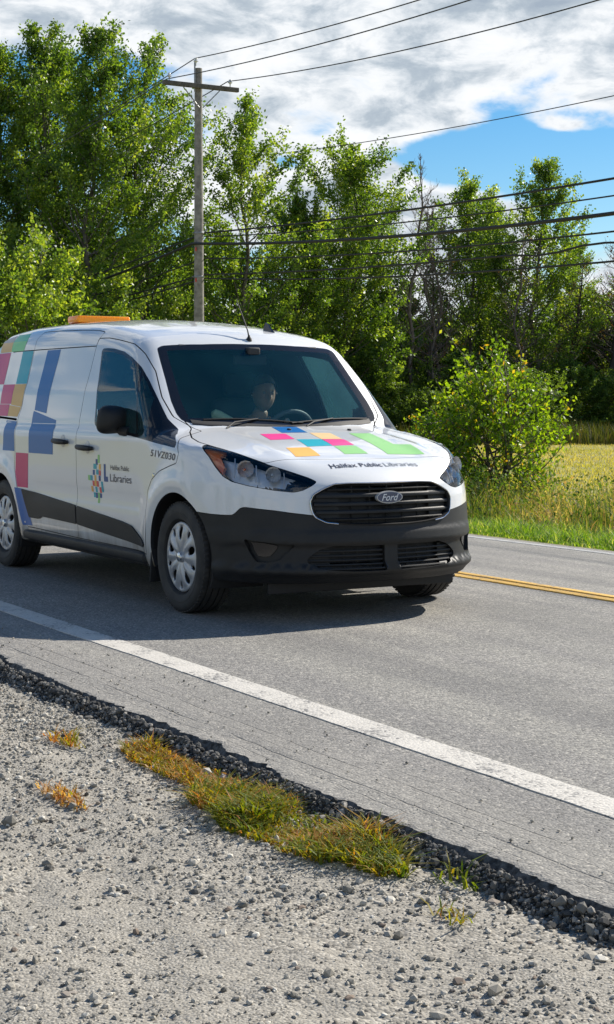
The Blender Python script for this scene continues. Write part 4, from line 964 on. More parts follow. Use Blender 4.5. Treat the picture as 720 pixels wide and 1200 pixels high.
def ground_mat():
    m, nt, out = mat('ground'); b = nt.nodes.new('ShaderNodeBsdfPrincipled'); L(nt, b.outputs[0], out.inputs[0]); b.inputs['Roughness'].default_value = .95; b.inputs['Specular IOR Level'].default_value = .15
    tc = nt.nodes.new('ShaderNodeTexCoord'); sx = nt.nodes.new('ShaderNodeSeparateXYZ'); L(nt, tc.outputs['Object'], sx.inputs[0])
    # gravel
    v = N(nt, 'ShaderNodeTexVoronoi', i_Scale=120.); L(nt, tc.outputs['Object'], v.inputs['Vector'])
    v3 = N(nt, 'ShaderNodeTexVoronoi', i_Scale=260.); L(nt, tc.outputs['Object'], v3.inputs['Vector'])
    s1 = nt.nodes.new('ShaderNodeSeparateColor'); L(nt, v.outputs['Color'], s1.inputs[0]); s3 = nt.nodes.new('ShaderNodeSeparateColor'); L(nt, v3.outputs['Color'], s3.inputs[0])
    r1 = ramp(nt, s1.outputs[0], [(0, (.10, .095, .085)), (.15, (.24, .222, .19)), (.7, (.36, .332, .28)), (1, (.50, .465, .40))])
    r3 = ramp(nt, s3.outputs[0], [(0, (.15, .14, .12)), (.5, (.32, .298, .255)), (1, (.44, .41, .355))])
    n = N(nt, 'ShaderNodeTexNoise', i_Scale=2.2, i_Detail=6.); L(nt, tc.outputs['Object'], n.inputs['Vector'])
    rn = ramp(nt, n.outputs['Fac'], [(.40, (0, 0, 0)), (.60, (1, 1, 1))])
    gm = N(nt, 'ShaderNodeMix', data_type='RGBA'); L(nt, rn.outputs[0], gm.inputs[0]); L(nt, r1.outputs[0], gm.inputs[6]); L(nt, r3.outputs[0], gm.inputs[7])
    # field
    mp = N(nt, 'ShaderNodeMapping'); mp.inputs['Scale'].default_value = (.25, .25, .25); L(nt, tc.outputs['Object'], mp.inputs[0])
    nf = N(nt, 'ShaderNodeTexNoise', i_Scale=1.2, i_Detail=8., i_Roughness=.6); L(nt, mp.outputs[0], nf.inputs['Vector'])
    rf = ramp(nt, nf.outputs['Fac'], [(.3, (.22, .235, .085)), (.5, (.33, .305, .12)), (.7, (.42, .36, .18))])
    nf2 = N(nt, 'ShaderNodeTexNoise', i_Scale=9., i_Detail=4.); L(nt, tc.outputs['Object'], nf2.inputs['Vector'])
    fm = N(nt, 'ShaderNodeMix', data_type='RGBA', blend_type='OVERLAY'); fm.inputs[0].default_value = .55; L(nt, rf.outputs[0], fm.inputs[6]); L(nt, nf2.outputs['Fac'], fm.inputs[7])
    g1 = N(nt, 'ShaderNodeMath', operation='GREATER_THAN'); g1.inputs[1].default_value = 5.02; 
    nn = N(nt, 'ShaderNodeTexNoise', i_Scale=5., i_Detail=4.); L(nt, tc.outputs['Object'], nn.inputs['Vector']); ad = N(nt, 'ShaderNodeMath', operation='MULTIPLY_ADD'); ad.inputs[1].default_value = .35; L(nt, nn.outputs['Fac'], ad.inputs[0]); L(nt, sx.outputs['Y'], ad.inputs[2]); L(nt, ad.outputs[0], g1.inputs[0])
    g2 = N(nt, 'ShaderNodeMath', operation='LESS_THAN'); g2.inputs[1].default_value = -7.2; ad2 = N(nt, 'ShaderNodeMath', operation='MULTIPLY_ADD'); ad2.inputs[1].default_value = 2.2; L(nt, nf.outputs['Fac'], ad2.inputs[0]); L(nt, sx.outputs['Y'], ad2.inputs[2]); L(nt, ad2.outputs[0], g2.inputs[0])
    g3 = N(nt, 'ShaderNodeMath', operation='MAXIMUM'); L(nt, g1.outputs[0], g3.inputs[0]); L(nt, g2.outputs[0], g3.inputs[1])
    fin = N(nt, 'ShaderNodeMix', data_type='RGBA'); L(nt, g3.outputs[0], fin.inputs[0]); L(nt, gm.outputs[2], fin.inputs[6]); L(nt, fm.outputs[2], fin.inputs[7]); L(nt, fin.outputs[2], b.inputs['Base Color'])
    bp = N(nt, 'ShaderNodeBump', i_Strength=.7, i_Distance=.004); L(nt, v.outputs['Distance'], bp.inputs['Height']); bp.invert = True; L(nt, bp.outputs[0], b.inputs['Normal']); return m
g = add('ground', np_mesh('ground', np.stack([GX, GY, GZ], -1).reshape(-1, 3), grid_faces(len(xs), len(ys)), ground_mat(), sm=True)); tag(g, kind='structure')
def asphalt_mat(name='asphalt', lo=.15, hi=.29):
    m, nt, out = mat(name); b = nt.nodes.new('ShaderNodeBsdfPrincipled'); L(nt, b.outputs[0], out.inputs[0]); b.inputs['Roughness'].default_value = .80; b.inputs['Specular IOR Level'].default_value = .35
    tc = nt.nodes.new('ShaderNodeTexCoord'); sx = nt.nodes.new('ShaderNodeSeparateXYZ'); L(nt, tc.outputs['Object'], sx.inputs[0])
    v = N(nt, 'ShaderNodeTexVoronoi', i_Scale=115.); L(nt, tc.outputs['Object'], v.inputs['Vector']); s = nt.nodes.new('ShaderNodeSeparateColor'); L(nt, v.outputs['Color'], s.inputs[0])
    r = ramp(nt, s.outputs[0], [(0, (lo*.80, lo*.80, lo*.80)), (.5, ((lo+hi)/2,)*3), (.88, (hi, hi*.99, hi*.96)), (1, (hi*1.5, hi*1.46, hi*1.38))])
    n = N(nt, 'ShaderNodeTexNoise', i_Scale=1.3, i_Detail=8., i_Roughness=.6); L(nt, tc.outputs['Object'], n.inputs['Vector'])
    rn = ramp(nt, n.outputs['Fac'], [(.3, (.90, .87, .81)), (.7, (1.16, 1.11, 1.02))])
    mp = N(nt, 'ShaderNodeMapping'); mp.inputs['Scale'].default_value = (.10, 2.2, 1); L(nt, tc.outputs['Object'], mp.inputs[0])
    n2 = N(nt, 'ShaderNodeTexNoise', i_Scale=1.6, i_Detail=6.); L(nt, mp.outputs[0], n2.inputs['Vector']); rn2 = ramp(nt, n2.outputs['Fac'], [(.35, (.86, .86, .88)), (.65, (1.08, 1.08, 1.06))])
    m1 = N(nt, 'ShaderNodeMix', data_type='RGBA', blend_type='MULTIPLY'); m1.inputs[0].default_value = 1; L(nt, r.outputs[0], m1.inputs[6]); L(nt, rn.outputs[0], m1.inputs[7])
    m2 = N(nt, 'ShaderNodeMix', data_type='RGBA', blend_type='MULTIPLY'); m2.inputs[0].default_value = 1; L(nt, m1.outputs[2], m2.inputs[6]); L(nt, rn2.outputs[0], m2.inputs[7])
    # long drag marks and cracks in the shoulder strip
    def M_(op, a, b_=None, c_=None, clamp=False):
        k = N(nt, 'ShaderNodeMath', operation=op); k.use_clamp = clamp
        for i, q in enumerate((a, b_, c_)):
            if q is None: continue
            if isinstance(q, (int, float)): k.inputs[i].default_value = q
            else: L(nt, q, k.inputs[i])
        return k.outputs[0]
    mw = N(nt, 'ShaderNodeMapping'); mw.inputs['Scale'].default_value = (.9, 3, 1); L(nt, tc.outputs['Object'], mw.inputs[0])
    nw = N(nt, 'ShaderNodeTexNoise', i_Scale=2., i_Detail=8., i_Roughness=.7); L(nt, mw.outputs[0], nw.inputs['Vector'])
    yy = M_('MULTIPLY_ADD', nw.outputs['Fac'], .05, sx.outputs['Y']); nb = N(nt, 'ShaderNodeTexNoise', i_Scale=4., i_Detail=5.); L(nt, mw.outputs[0], nb.inputs['Vector'])
    tot = None
    for y0, wd, am in ((-1.98, .004, .45), (-2.065, .005, .9), (-2.13, .0035, .5), (-2.19, .006, .9), (-2.25, .004, .6), (.62, .004, .2)):
        t = M_('SUBTRACT', 1., M_('DIVIDE', M_('ABSOLUTE', M_('SUBTRACT', yy, y0+.025)), wd), clamp=True)
        t = M_('MULTIPLY', t, am); tot = t if tot is None else M_('MAXIMUM', tot, t)
    rb = ramp(nt, nb.outputs['Fac'], [(.36, (0, 0, 0)), (.52, (1, 1, 1))]); crack = M_('MULTIPLY', tot, rb.outputs[0])
    m3 = N(nt, 'ShaderNodeMix', data_type='RGBA'); L(nt, M_('MULTIPLY', crack, .85), m3.inputs[0]); L(nt, m2.outputs[2], m3.inputs[6]); m3.inputs[7].default_value = (.035, .032, .030, 1)
    # sandy dust on the shoulder
    sd = N(nt, 'ShaderNodeMapRange'); sd.inputs[1].default_value = -1.75; sd.inputs[2].default_value = -2.1; L(nt, sx.outputs['Y'], sd.inputs[0]); dm = M_('MULTIPLY', M_('MULTIPLY', sd.outputs[0], nw.outputs['Fac']), .65)
    wp = None
    for y0 in (-.78, .82, 2.5, 4.0):
        q = M_('DIVIDE', M_('SUBTRACT', M_('MULTIPLY_ADD', n.outputs['Fac'], .25, sx.outputs['Y']), y0+.12), .30); q = M_('EXPONENT', M_('MULTIPLY', M_('MULTIPLY', q, q), -1.)); wp = q if wp is None else M_('MAXIMUM', wp, q)
    m5 = N(nt, 'ShaderNodeMix', data_type='RGBA'); L(nt, M_('MULTIPLY', wp, .22), m5.inputs[0]); L(nt, m3.outputs[2], m5.inputs[6]); m5.inputs[7].default_value = (.07, .07, .07, 1); m3 = m5
    m4 = N(nt, 'ShaderNodeMix', data_type='RGBA'); L(nt, dm, m4.inputs[0]); L(nt, m3.outputs[2], m4.inputs[6]); m4.inputs[7].default_value = (.25, .235, .21, 1)
    L(nt, m4.outputs[2], b.inputs['Base Color'])
    h = M_('SUBTRACT', M_('MULTIPLY', v.outputs['Distance'], -1.), M_('MULTIPLY', crack, 1.5)); bp = N(nt, 'ShaderNodeBump', i_Strength=.7, i_Distance=.0035); L(nt, h, bp.inputs['Height']); L(nt, bp.outputs[0], b.inputs['Normal']); return m
AM = asphalt_mat()
rx = np.unique(np.concatenate([np.arange(-160, -6, 4.), np.arange(-6, -0.5, .25), np.arange(-.5, 7.5, .016), np.arange(7.5, 60, 2.)]))
ry = np.array([0, .006, .02, .05, .10, .16, .3, .6, 1., 1.6, 2.2, 2.9, 3.6, 4.2, 4.75, 5.3, 5.9, 6.4, 6.8, 7.02, 7.19])
edge = NEAR+.045*fnoise(rx, 0*rx, 1.1, 4)+.034*fnoise(rx, 0*rx+3, 7., 6)+.026*fnoise(rx, 0*rx+9, 26., 8)
fedge = FAR+.05*fnoise(rx, 0*rx+5, .9, 7)
RY = edge[:, None]+(fedge-edge)[:, None]*(ry/ry[-1])[None, :]; RX = np.repeat(rx[:, None], len(ry), 1)
RZ = road_z(RY)+.006*fnoise(RX, RY, .8, 9); RZ[:, 0] -= .012; RZ[:, 1] -= .006; RZ[:, 2:5] += (.006*fnoise(RX[:, 2:5], RY[:, 2:5], 14, 3)-.004)
# crumbling side face of the slab
sk1 = np.stack([rx, edge-.030+.018*fnoise(rx, 0*rx+1, 22, 2), -.040+.015*fnoise(rx, 0*rx+2, 30, 2)], 1); sk2 = np.stack([rx, edge-.075+.028*fnoise(rx, 0*rx+7, 12, 2), np.full(len(rx), -.105)], 1)
Rv = np.concatenate([sk2[:, None], sk1[:, None], np.stack([RX, RY, RZ], -1), np.stack([rx, fedge+.02, road_z(fedge)-.14], 1)[:, None]], 1)
r_ = add('road', np_mesh('road', Rv.reshape(-1, 3), grid_faces(len(rx), Rv.shape[1]), [AM, principled('broken_asphalt_face', (.13, .125, .115), .95, vary=.8, vscale=45, bump=1., bscale=90)], mi=np.tile(np.r_[1, 1, 1, np.zeros(Rv.shape[1]-4)], len(rx)-1), sm=False)); tag(r_, kind='structure')
def line_mat(name, col, wear):
    m, nt, out = mat(name); b = nt.nodes.new('ShaderNodeBsdfPrincipled'); L(nt, b.outputs[0], out.inputs[0]); b.inputs['Roughness'].default_value = .7
    tc = nt.nodes.new('ShaderNodeTexCoord'); v = N(nt, 'ShaderNodeTexVoronoi', i_Scale=90.); L(nt, tc.outputs['Object'], v.inputs['Vector']); s = nt.nodes.new('ShaderNodeSeparateColor'); L(nt, v.outputs['Color'], s.inputs[0])
    n = N(nt, 'ShaderNodeTexNoise', i_Scale=3., i_Detail=8., i_Roughness=.7); L(nt, tc.outputs['Object'], n.inputs['Vector'])
    k = N(nt, 'ShaderNodeMath', operation='MULTIPLY_ADD'); k.inputs[1].default_value = .30; L(nt, s.outputs[0], k.inputs[0]); L(nt, n.outputs['Fac'], k.inputs[2])
    r = ramp(nt, k.outputs[0], [(wear, (.16, .155, .15)), (wear+.09, tuple(c*.82 for c in col)), (wear+.30, col)]); L(nt, r.outputs[0], b.inputs['Base Color'])
    bp = N(nt, 'ShaderNodeBump', i_Strength=.5, i_Distance=.004); bp.invert = True; L(nt, v.outputs['Distance'], bp.inputs['Height']); L(nt, bp.outputs[0], b.inputs['Normal']); return m
def strip(y0, y1, m, seed):
    x = rx[(rx > -150)]; e0 = y0+.004*fnoise(x, 0*x, 12, seed); e1 = y1+.004*fnoise(x, 0*x, 12, seed+1)
    Y = np.stack([e0-.001, e0, (e0+e1)/2, e1, e1+.001], 1); X = np.repeat(x[:, None], 5, 1); Z = road_z(Y)+.006*fnoise(X, Y, .8, 9)+np.array([-.006, .0040, .0042, .0040, -.006])
    o = add('road_marking', np_mesh('road_marking', np.stack([X, Y, Z], -1).reshape(-1, 3), grid_faces(len(x), 5), m)); tag(o, kind='structure')
strip(-1.768, -1.618, line_mat('white_line', (.56, .53, .475), .45), 1)
YL = line_mat('yellow_line', (.70, .42, .08), .44)
strip(1.650, 1.730, YL, 3); strip(1.790, 1.870, YL, 5); strip(4.50, 4.64, line_mat('worn_white_line', (.40, .40, .39), .46), 7)

# ---- loose stones ---------------------------------------------------------
def tint_mat(name, stops, rough=.9, trans=0., spec=.3, gloss_rough=None):
    """colour chosen per leaf / stone / blade through the 'tint' attribute"""
    m, nt, out = mat(name); a = N(nt, 'ShaderNodeAttribute', attribute_name='tint'); r = ramp(nt, a.outputs['Fac'], stops)
    b = nt.nodes.new('ShaderNodeBsdfPrincipled'); b.inputs['Roughness'].default_value = rough; b.inputs['Specular IOR Level'].default_value = spec; L(nt, r.outputs[0], b.inputs['Base Color'])
    if trans:
        t = nt.nodes.new('ShaderNodeBsdfTranslucent'); g = N(nt, 'ShaderNodeMix', data_type='RGBA', blend_type='MULTIPLY'); g.inputs[0].default_value = 1; L(nt, r.outputs[0], g.inputs[6]); g.inputs[7].default_value = (2.3, 2.1, .55, 1); L(nt, g.outputs[2], t.inputs[0])
        mx = nt.nodes.new('ShaderNodeMixShader'); mx.inputs[0].default_value = trans; L(nt, b.outputs[0], mx.inputs[1]); L(nt, t.outputs[0], mx.inputs[2]); L(nt, mx.outputs[0], out.inputs[0])
    else: L(nt, b.outputs[0], out.inputs[0])
    return m
def set_tint(me, t):
    a = me.attributes.new('tint', 'FLOAT', 'FACE'); a.data.foreach_set('value', np.asarray(t, np.float32))
def stones(name, P, size, m, flat=.8, tint=None):
    n = len(P); t_ = (1+5**.5)/2; ico = np.array([(-1, t_, 0), (1, t_, 0), (-1, -t_, 0), (1, -t_, 0), (0, -1, t_), (0, 1, t_), (0, -1, -t_), (0, 1, -t_), (t_, 0, -1), (t_, 0, 1), (-t_, 0, -1), (-t_, 0, 1)])/1.9
    q = np.array([(0, 11, 5), (0, 5, 1), (0, 1, 7), (0, 7, 10), (0, 10, 11), (1, 5, 9), (5, 11, 4), (11, 10, 2), (10, 7, 6), (7, 1, 8), (3, 9, 4), (3, 4, 2), (3, 2, 6), (3, 6, 8), (3, 8, 9), (4, 9, 5), (2, 4, 11), (6, 2, 10), (8, 6, 7), (9, 8, 1)])
    sc = size[:, None]*rng.uniform(.6, 1.3, (n, 3))*[1, 1, flat]; V = ico[None]*(1+rng.uniform(-.24, .20, (n, 12, 3)))*sc[:, None]
    a = rng.uniform(0, 2*PI, n); ca, sa = np.cos(a), np.sin(a); X = V[..., 0]*ca[:, None]-V[..., 1]*sa[:, None]; Y = V[..., 0]*sa[:, None]+V[..., 1]*ca[:, None]
    tl = rng.uniform(-.3, .3, n); Z = V[..., 2]+X*tl[:, None]; V = np.stack([X, Y, Z], -1)+P[:, None]
    Q = (q[None]+np.arange(n)[:, None, None]*12).reshape(-1, 3); me = np_mesh(name, V.reshape(-1, 3), Q, m); set_tint(me, np.repeat(rng.uniform(0, 1, n) if tint is None else tint, 20)); return add(name, me)
SM_ = tint_mat('stone', [(0, (.08, .078, .072)), (.16, (.20, .188, .16)), (.55, (.34, .312, .262)), (.9, (.46, .425, .36)), (1, (.60, .56, .48))])
n = 105000; sx_ = rng.uniform(.2, 8.2, n); sy_ = NEAR-.03-np.abs(rng.normal(0, 1.15, n)); k = sy_ > -5.6; sx_, sy_ = sx_[k], sy_[k]
sz = np.clip(rng.lognormal(-5.75, .55, len(sx_)), .0015, .020); dens = fnoise(sx_, sy_, 1.4, 12); k = rng.uniform(-.55, .75, len(sx_)) < dens+.22; sx_, sy_, sz = sx_[k], sy_[k], sz[k]
tag(stones('gravel', np.stack([sx_, sy_, ground_z(sx_, sy_)+sz*.25], 1), sz, SM_), 'loose grey gravel along the asphalt edge of the shoulder', 'gravel', kind='stuff')
n = 900; sx_ = rng.uniform(0, 7.4, n); sy_ = NEAR-.08-np.abs(rng.normal(0, 1.0, n)); sz = np.clip(rng.lognormal(-4.75, .35, n), .005, .022)
tag(stones('pebbles', np.stack([sx_, sy_, ground_z(sx_, sy_)+sz*.15], 1), sz, tint_mat('pebble', [(0, (.10, .10, .10)), (.3, (.22, .17, .13)), (.6, (.36, .34, .30)), (1, (.60, .57, .50))]), .6), 'larger mixed pebbles lying on the fine gravel', 'pebbles', kind='stuff')
n = 17000; sx_ = rng.uniform(0, 7.8, n); e_ = np.interp(sx_, rx, edge); sy_ = e_-.028-np.abs(rng.normal(0, .034, n)); sz = np.clip(rng.lognormal(-5.35, .50, n), .0028, .017)
tag(stones('asphalt_rubble', np.stack([sx_, sy_, np.maximum(ground_z(sx_, sy_), -.085)+sz*.3+np.clip(.052-(e_-sy_-.03)*.75, 0, .045)*rng.uniform(.2, 1, n)], 1), sz, tint_mat('rubble', [(0, (.030, .030, .030)), (.45, (.085, .083, .078)), (.8, (.19, .18, .16)), (1, (.36, .33, .29))]), .9), 'crumbled dark asphalt lumps at the broken road edge', 'rubble', kind='stuff')
n = 260; sx_ = rng.uniform(0, 7, n); sy_ = rng.uniform(-2.3, -1.85, n); sz = rng.uniform(.002, .006, n)
tag(stones('grit', np.stack([sx_, sy_, .004+sz*.3], 1), sz, SM_), 'scattered grit on the paved shoulder', 'grit', kind='stuff')

# ---- blades of grass --------------------------------------------------------
def blades(P, h, wd, lean, az0=None, curl=.5):
    """three triangles a blade"""
    n = len(P); a = rng.uniform(0, 2*PI, n) if az0 is None else az0; b = a+rng.normal(PI/2, .5, n)
    dx, dy = np.cos(a), np.sin(a); wx, wy = np.cos(b)*wd/2, np.sin(b)*wd/2; z0 = np.zeros(n)
    W = np.stack([wx, wy, z0], 1); L1 = np.stack([dx*lean*h*.30, dy*lean*h*.30, h*.55], 1); L2 = np.stack([dx*lean*h*(.8+curl*.3), dy*lean*h*(.8+curl*.3), h*(1-.25*lean*curl)], 1)
    V = np.stack([P-W, P+W, P+L1-W*.75, P+L1+W*.75, P+L2], 1).reshape(-1, 3); q = np.array([(0, 1, 2), (1, 3, 2), (2, 3, 4)]); T = (q[None]+np.arange(n)[:, None, None]*5).reshape(-1, 3); return V, T
def grass(name, P, h, wd, lean, m, tint, label, cat='grass', kind='stuff', loc=None, group=None):
    V, T = blades(P, h, wd, lean); me = np_mesh(name, V, T, m); set_tint(me, np.repeat(tint, 3)); o = add(name, me); tag(o, label, cat, group, kind); return o
G1 = tint_mat('verge_grass', [(0, (.05, .12, .015)), (.4, (.11, .21, .025)), (.8, (.22, .31, .06)), (1, (.48, .46, .28))], .6, .45)
G2 = tint_mat('weed_stalks', [(0, (.035, .075, .018)), (.35, (.09, .15, .030)), (.55, (.16, .19, .05)), (.75, (.26, .20, .12)), (.9, (.30, .19, .13)), (1, (.42, .36, .24))], .7, .4)
G3 = tint_mat('field_grass', [(0, (.19, .22, .07)), (.6, (.34, .31, .12)), (1, (.47, .40, .22))], .7, .4)
G4 = tint_mat('yellowing_grass', [(0, (.06, .11, .010)), (.35, (.15, .18, .015)), (.62, (.26, .19, .02)), (.82, (.34, .13, .03)), (1, (.40, .26, .14))], .6, .4)
n = 60000; x = rng.uniform(-22, 8, n); y = 4.98+np.abs(rng.normal(0, .95, n))+.06*fnoise(x, 0*x, 2, 3); k = y < 7.6; x, y = x[k], y[k]; hh = rng.uniform(.06, .22, len(x))*np.clip((y-4.85)/.5, .30, 1)*(1+.9*fnoise(x, y, 2.2, 4))
grass('verge_grass', np.stack([x, y, ground_z(x, y)], 1), hh, rng.uniform(.006, .013, len(x)), rng.uniform(.3, 1.5, len(x)), G1, np.clip(rng.normal(.48, .28, len(x))+.25*fnoise(x, y, .9, 8), 0, 1), 'bright green verge grass beyond the far side of the road')
n = 44000; x = rng.uniform(-24, 8, n); y = 6.35+np.abs(rng.normal(0, 1.5, n)); k = (rng.uniform(-.8, .8, n) < fnoise(x, y, .8, 9)+.35) & (y < 11); x, y = x[k], y[k]; hh = rng.uniform(.14, .62, len(x))**1.0*(1+.75*fnoise(x, y, 1.1, 4))*np.clip((y-5.9)/1.2, .5, 1)
grass('tall_weeds', np.stack([x, y, ground_z(x, y)], 1), hh, rng.uniform(.006, .016, len(x)), rng.uniform(.05, 1.0, len(x)), G2, np.clip(rng.normal(.54, .26, len(x))+.55*fnoise(x, y, 1.3, 5), 0, 1), 'tall mixed weeds and brown stalks behind the green verge', 'weeds')
# seed heads and small leaves on the stalks
n = 38000; x = rng.uniform(-24, 8, n); y = 6.5+np.abs(rng.normal(0, 1.4, n)); k = (rng.uniform(-.6, .6, n) < fnoise(x, y, .8, 9)+.15) & (y < 11); x, y = x[k], y[k]
z = ground_z(x, y)+rng.uniform(.15, .66, len(x))*(1+.35*fnoise(x, y, .7, 4))
def leaf_quads(P, s, up=0.):
    n = len(P); a = rng.normal(0, 1, (n, 3)); a[:, 2] += up; a /= np.linalg.norm(a, axis=1)[:, None]; r = rng.normal(0, 1, (n, 3)); b = np.cross(a, r); b /= np.maximum(np.linalg.norm(b, axis=1), 1e-6)[:, None]
    A = a*s[:, None]*.5; B = b*s[:, None]*.30
    V = np.stack([P-A, P+B-A*.05, P+A, P-B-A*.05], 1).reshape(-1, 3); Q = np.arange(n*4).reshape(n, 4); return V, Q
V, Q = leaf_quads(np.stack([x, y, z], 1), rng.uniform(.015, .06, len(x)), .3); me = np_mesh('weed_leaves', V, Q, G2); set_tint(me, np.clip(rng.normal(.30, .22, len(x))+.5*fnoise(x, y, 1.3, 5), 0, .85)); tag(add('weed_leaves', me), 'small leaves and seed heads among the tall roadside weeds', 'weeds', kind='stuff')
n = 60000; dd = rng.uniform(13, 60, n); ll = rng.uniform(-.05, .24, n)*dd; p = CAM2+FWD*dd[:, None]+RGT*ll[:, None]; k = p[:, 1] > 9.; p = p[k]; x, y = p[:, 0], p[:, 1]
grass('field_grass', np.stack([x, y, ground_z(x, y)], 1), rng.uniform(.03, .11, len(x)), rng.uniform(.01, .03, len(x)), rng.uniform(.2, .9, len(x)), G3, np.clip(rng.normal(.5, .2, len(x))+.25*fnoise(x, y, .3, 5), 0, 1), 'short yellow green grass of the mown field')
n = 30000; dd = rng.uniform(59.5, 66, n); ll = rng.uniform(-.30, .55, n)*dd; p = CAM2+FWD*dd[:, None]+RGT*ll[:, None]; x, y = p[:, 0], p[:, 1]
grass('meadow_edge_grass', np.stack([x, y, ground_z(x, y)], 1), rng.uniform(.4, .95, len(x))*(1+.3*fnoise(x, y, .3, 2)), rng.uniform(.02, .05, len(x)), rng.uniform(.1, .5, len(x)), tint_mat('shaded_edge_grass', [(0, (.03, .05, .012)), (.6, (.07, .085, .025)), (1, (.15, .12, .06))], .8, .3), np.clip(rng.normal(.45, .25, len(x)), 0, 1), 'tall grass coloured dark for tree shade along the foot of the tree line', 'grass')  # dark blade colours hold the shade at the wood's foot

# ---- tufts growing in the gravel (each one a plant) ---------------------------
def tuft(cx, cy, rx_, ry_, nb, h, label, tb, rot=0., parts=True):
    a = rng.uniform(0, 2*PI, nb); r = np.sqrt(rng.uniform(0, 1, nb))*(1+.35*fnoise(np.cos(a)*2, np.sin(a)*2, 1.2, cx)); lx, ly = r*np.cos(a)*rx_, r*np.sin(a)*ry_; x = cx+lx*math.cos(rot)-ly*math.sin(rot); y = cy+lx*math.sin(rot)+ly*math.cos(rot)
    k = fnoise(x, y, 8, cx*3.1) > rng.uniform(-1.1, -.05, len(x)); x, y = x[k], y[k]; e_ = np.interp(x, rx, edge); k = y < e_+.03; x, y = x[k], y[k]
    P = np.stack([x-cx, y-cy, np.maximum(ground_z(x, y), -.09)-ground_z(np.array([cx]), np.array([cy]))[0]], 1)
    hh = rng.uniform(.35, 1.15, len(x))*h*np.clip(1+1.3*fnoise(x, y, 6, 2), .25, 2); V, T = blades(P, hh, rng.uniform(.004, .010, len(x)), rng.uniform(.5, 2.1, len(x)))
    me = np_mesh('grass_tuft', V, T, G4); set_tint(me, np.repeat(np.clip(rng.normal(tb, .20, len(x))+.35*fnoise(x, y, 4, 7), 0, 1), 3)); o = add('grass_tuft', me); o.location = (cx, cy, ground_z(np.array([cx]), np.array([cy]))[0]); tag(o, label, 'grass tuft', 'grass tufts in the gravel shoulder'); return o
tuft(3.40, -2.49, .46, .09, 2300, .040, 'orange and green tuft at the asphalt edge, farther of the two large tufts', .74, -.02)
tuft(4.30, -2.54, .50, .16, 4800, .052, 'large yellow green tuft at the asphalt edge, nearer of the two large tufts', .44, .03)
tuft(2.76, -2.66, .14, .05, 90, .045, 'small sparse red tinged sprig in the gravel beyond the large tufts', .75)
tuft(5.00, -2.42, .08, .05, 40, .075, 'thin green sprig against the dark broken asphalt edge', .30)
tuft(5.22, -2.60, .07, .04, 36, .045, 'short green and red sprig nearest the lower right of the gravel', .40)
tuft(3.05, -3.50, .16, .08, 130, .05, 'faded flat sprig in the gravel left of the large tufts', .72)
tuft(3.20, -3.86, .12, .10, 200, .07, 'pale yellow green tuft near the left end of the gravel', .40)
tuft(3.55, -2.98, .15, .05, 190, .04, 'thin dry runners in the gravel beside the orange tuft', .85)

# =====================================================================
# trees
# =====================================================================
BK = principled('grey_bark', (.17, .155, .135), .9, vary=.6, vscale=6, bump=.8, bscale=25, vcol=(.06, .052, .045))
BKD = principled('dark_bark', (.055, .045, .038), .9, vary=.5, vscale=6, bump=.8, bscale=25)
BKR = principled('dead_grey_twigs', (.20, .165, .15), .9, vary=.4, vscale=5)
LV = {'poplar': tint_mat('poplar_leaf', [(0, (.040, .085, .018)), (.45, (.085, .160, .026)), (.8, (.150, .235, .038)), (1, (.24, .31, .06))], .42, .50, .5),
      'dark': tint_mat('dark_leaf', [(0, (.038, .078, .022)), (.5, (.085, .15, .035)), (1, (.16, .24, .055))], .5, .48, .35),
      'shrub': tint_mat('shrub_leaf', [(0, (.06, .13, .008)), (.5, (.13, .23, .014)), (.9, (.24, .33, .02)), (1, (.36, .24, .03))], .45, .5, .4),
      'brown': tint_mat('rusty_leaf', [(0, (.10, .055, .035)), (1, (.20, .12, .06))], .8, .3)}
def tubes_np(paths, n=5):
    V = []; Fc = []; b = 0
    for P, R in paths:
        P = np.asarray(P, float); m = len(P); T = np.gradient(P, axis=0); T /= np.maximum(np.linalg.norm(T, axis=1), 1e-9)[:, None]
        ref = np.array([.3, .9, .2]); A = np.cross(T, ref); A /= np.maximum(np.linalg.norm(A, axis=1), 1e-9)[:, None]; B = np.cross(T, A)
        k = n if R[0] > .03 else 3; q = 2*PI*np.arange(k)/k
        V.append((P[:, None]+(A[:, None]*np.cos(q)[None, :, None]+B[:, None]*np.sin(q)[None, :, None])*np.asarray(R)[:, None, None]).reshape(-1, 3))
        for i in range(m-1):
            for j in range(k): Fc.append((b+i*k+j, b+i*k+(j+1) % k, b+(i+1)*k+(j+1) % k, b+(i+1)*k+j))
        b += m*k
    return np.vstack(V), np.array(Fc)
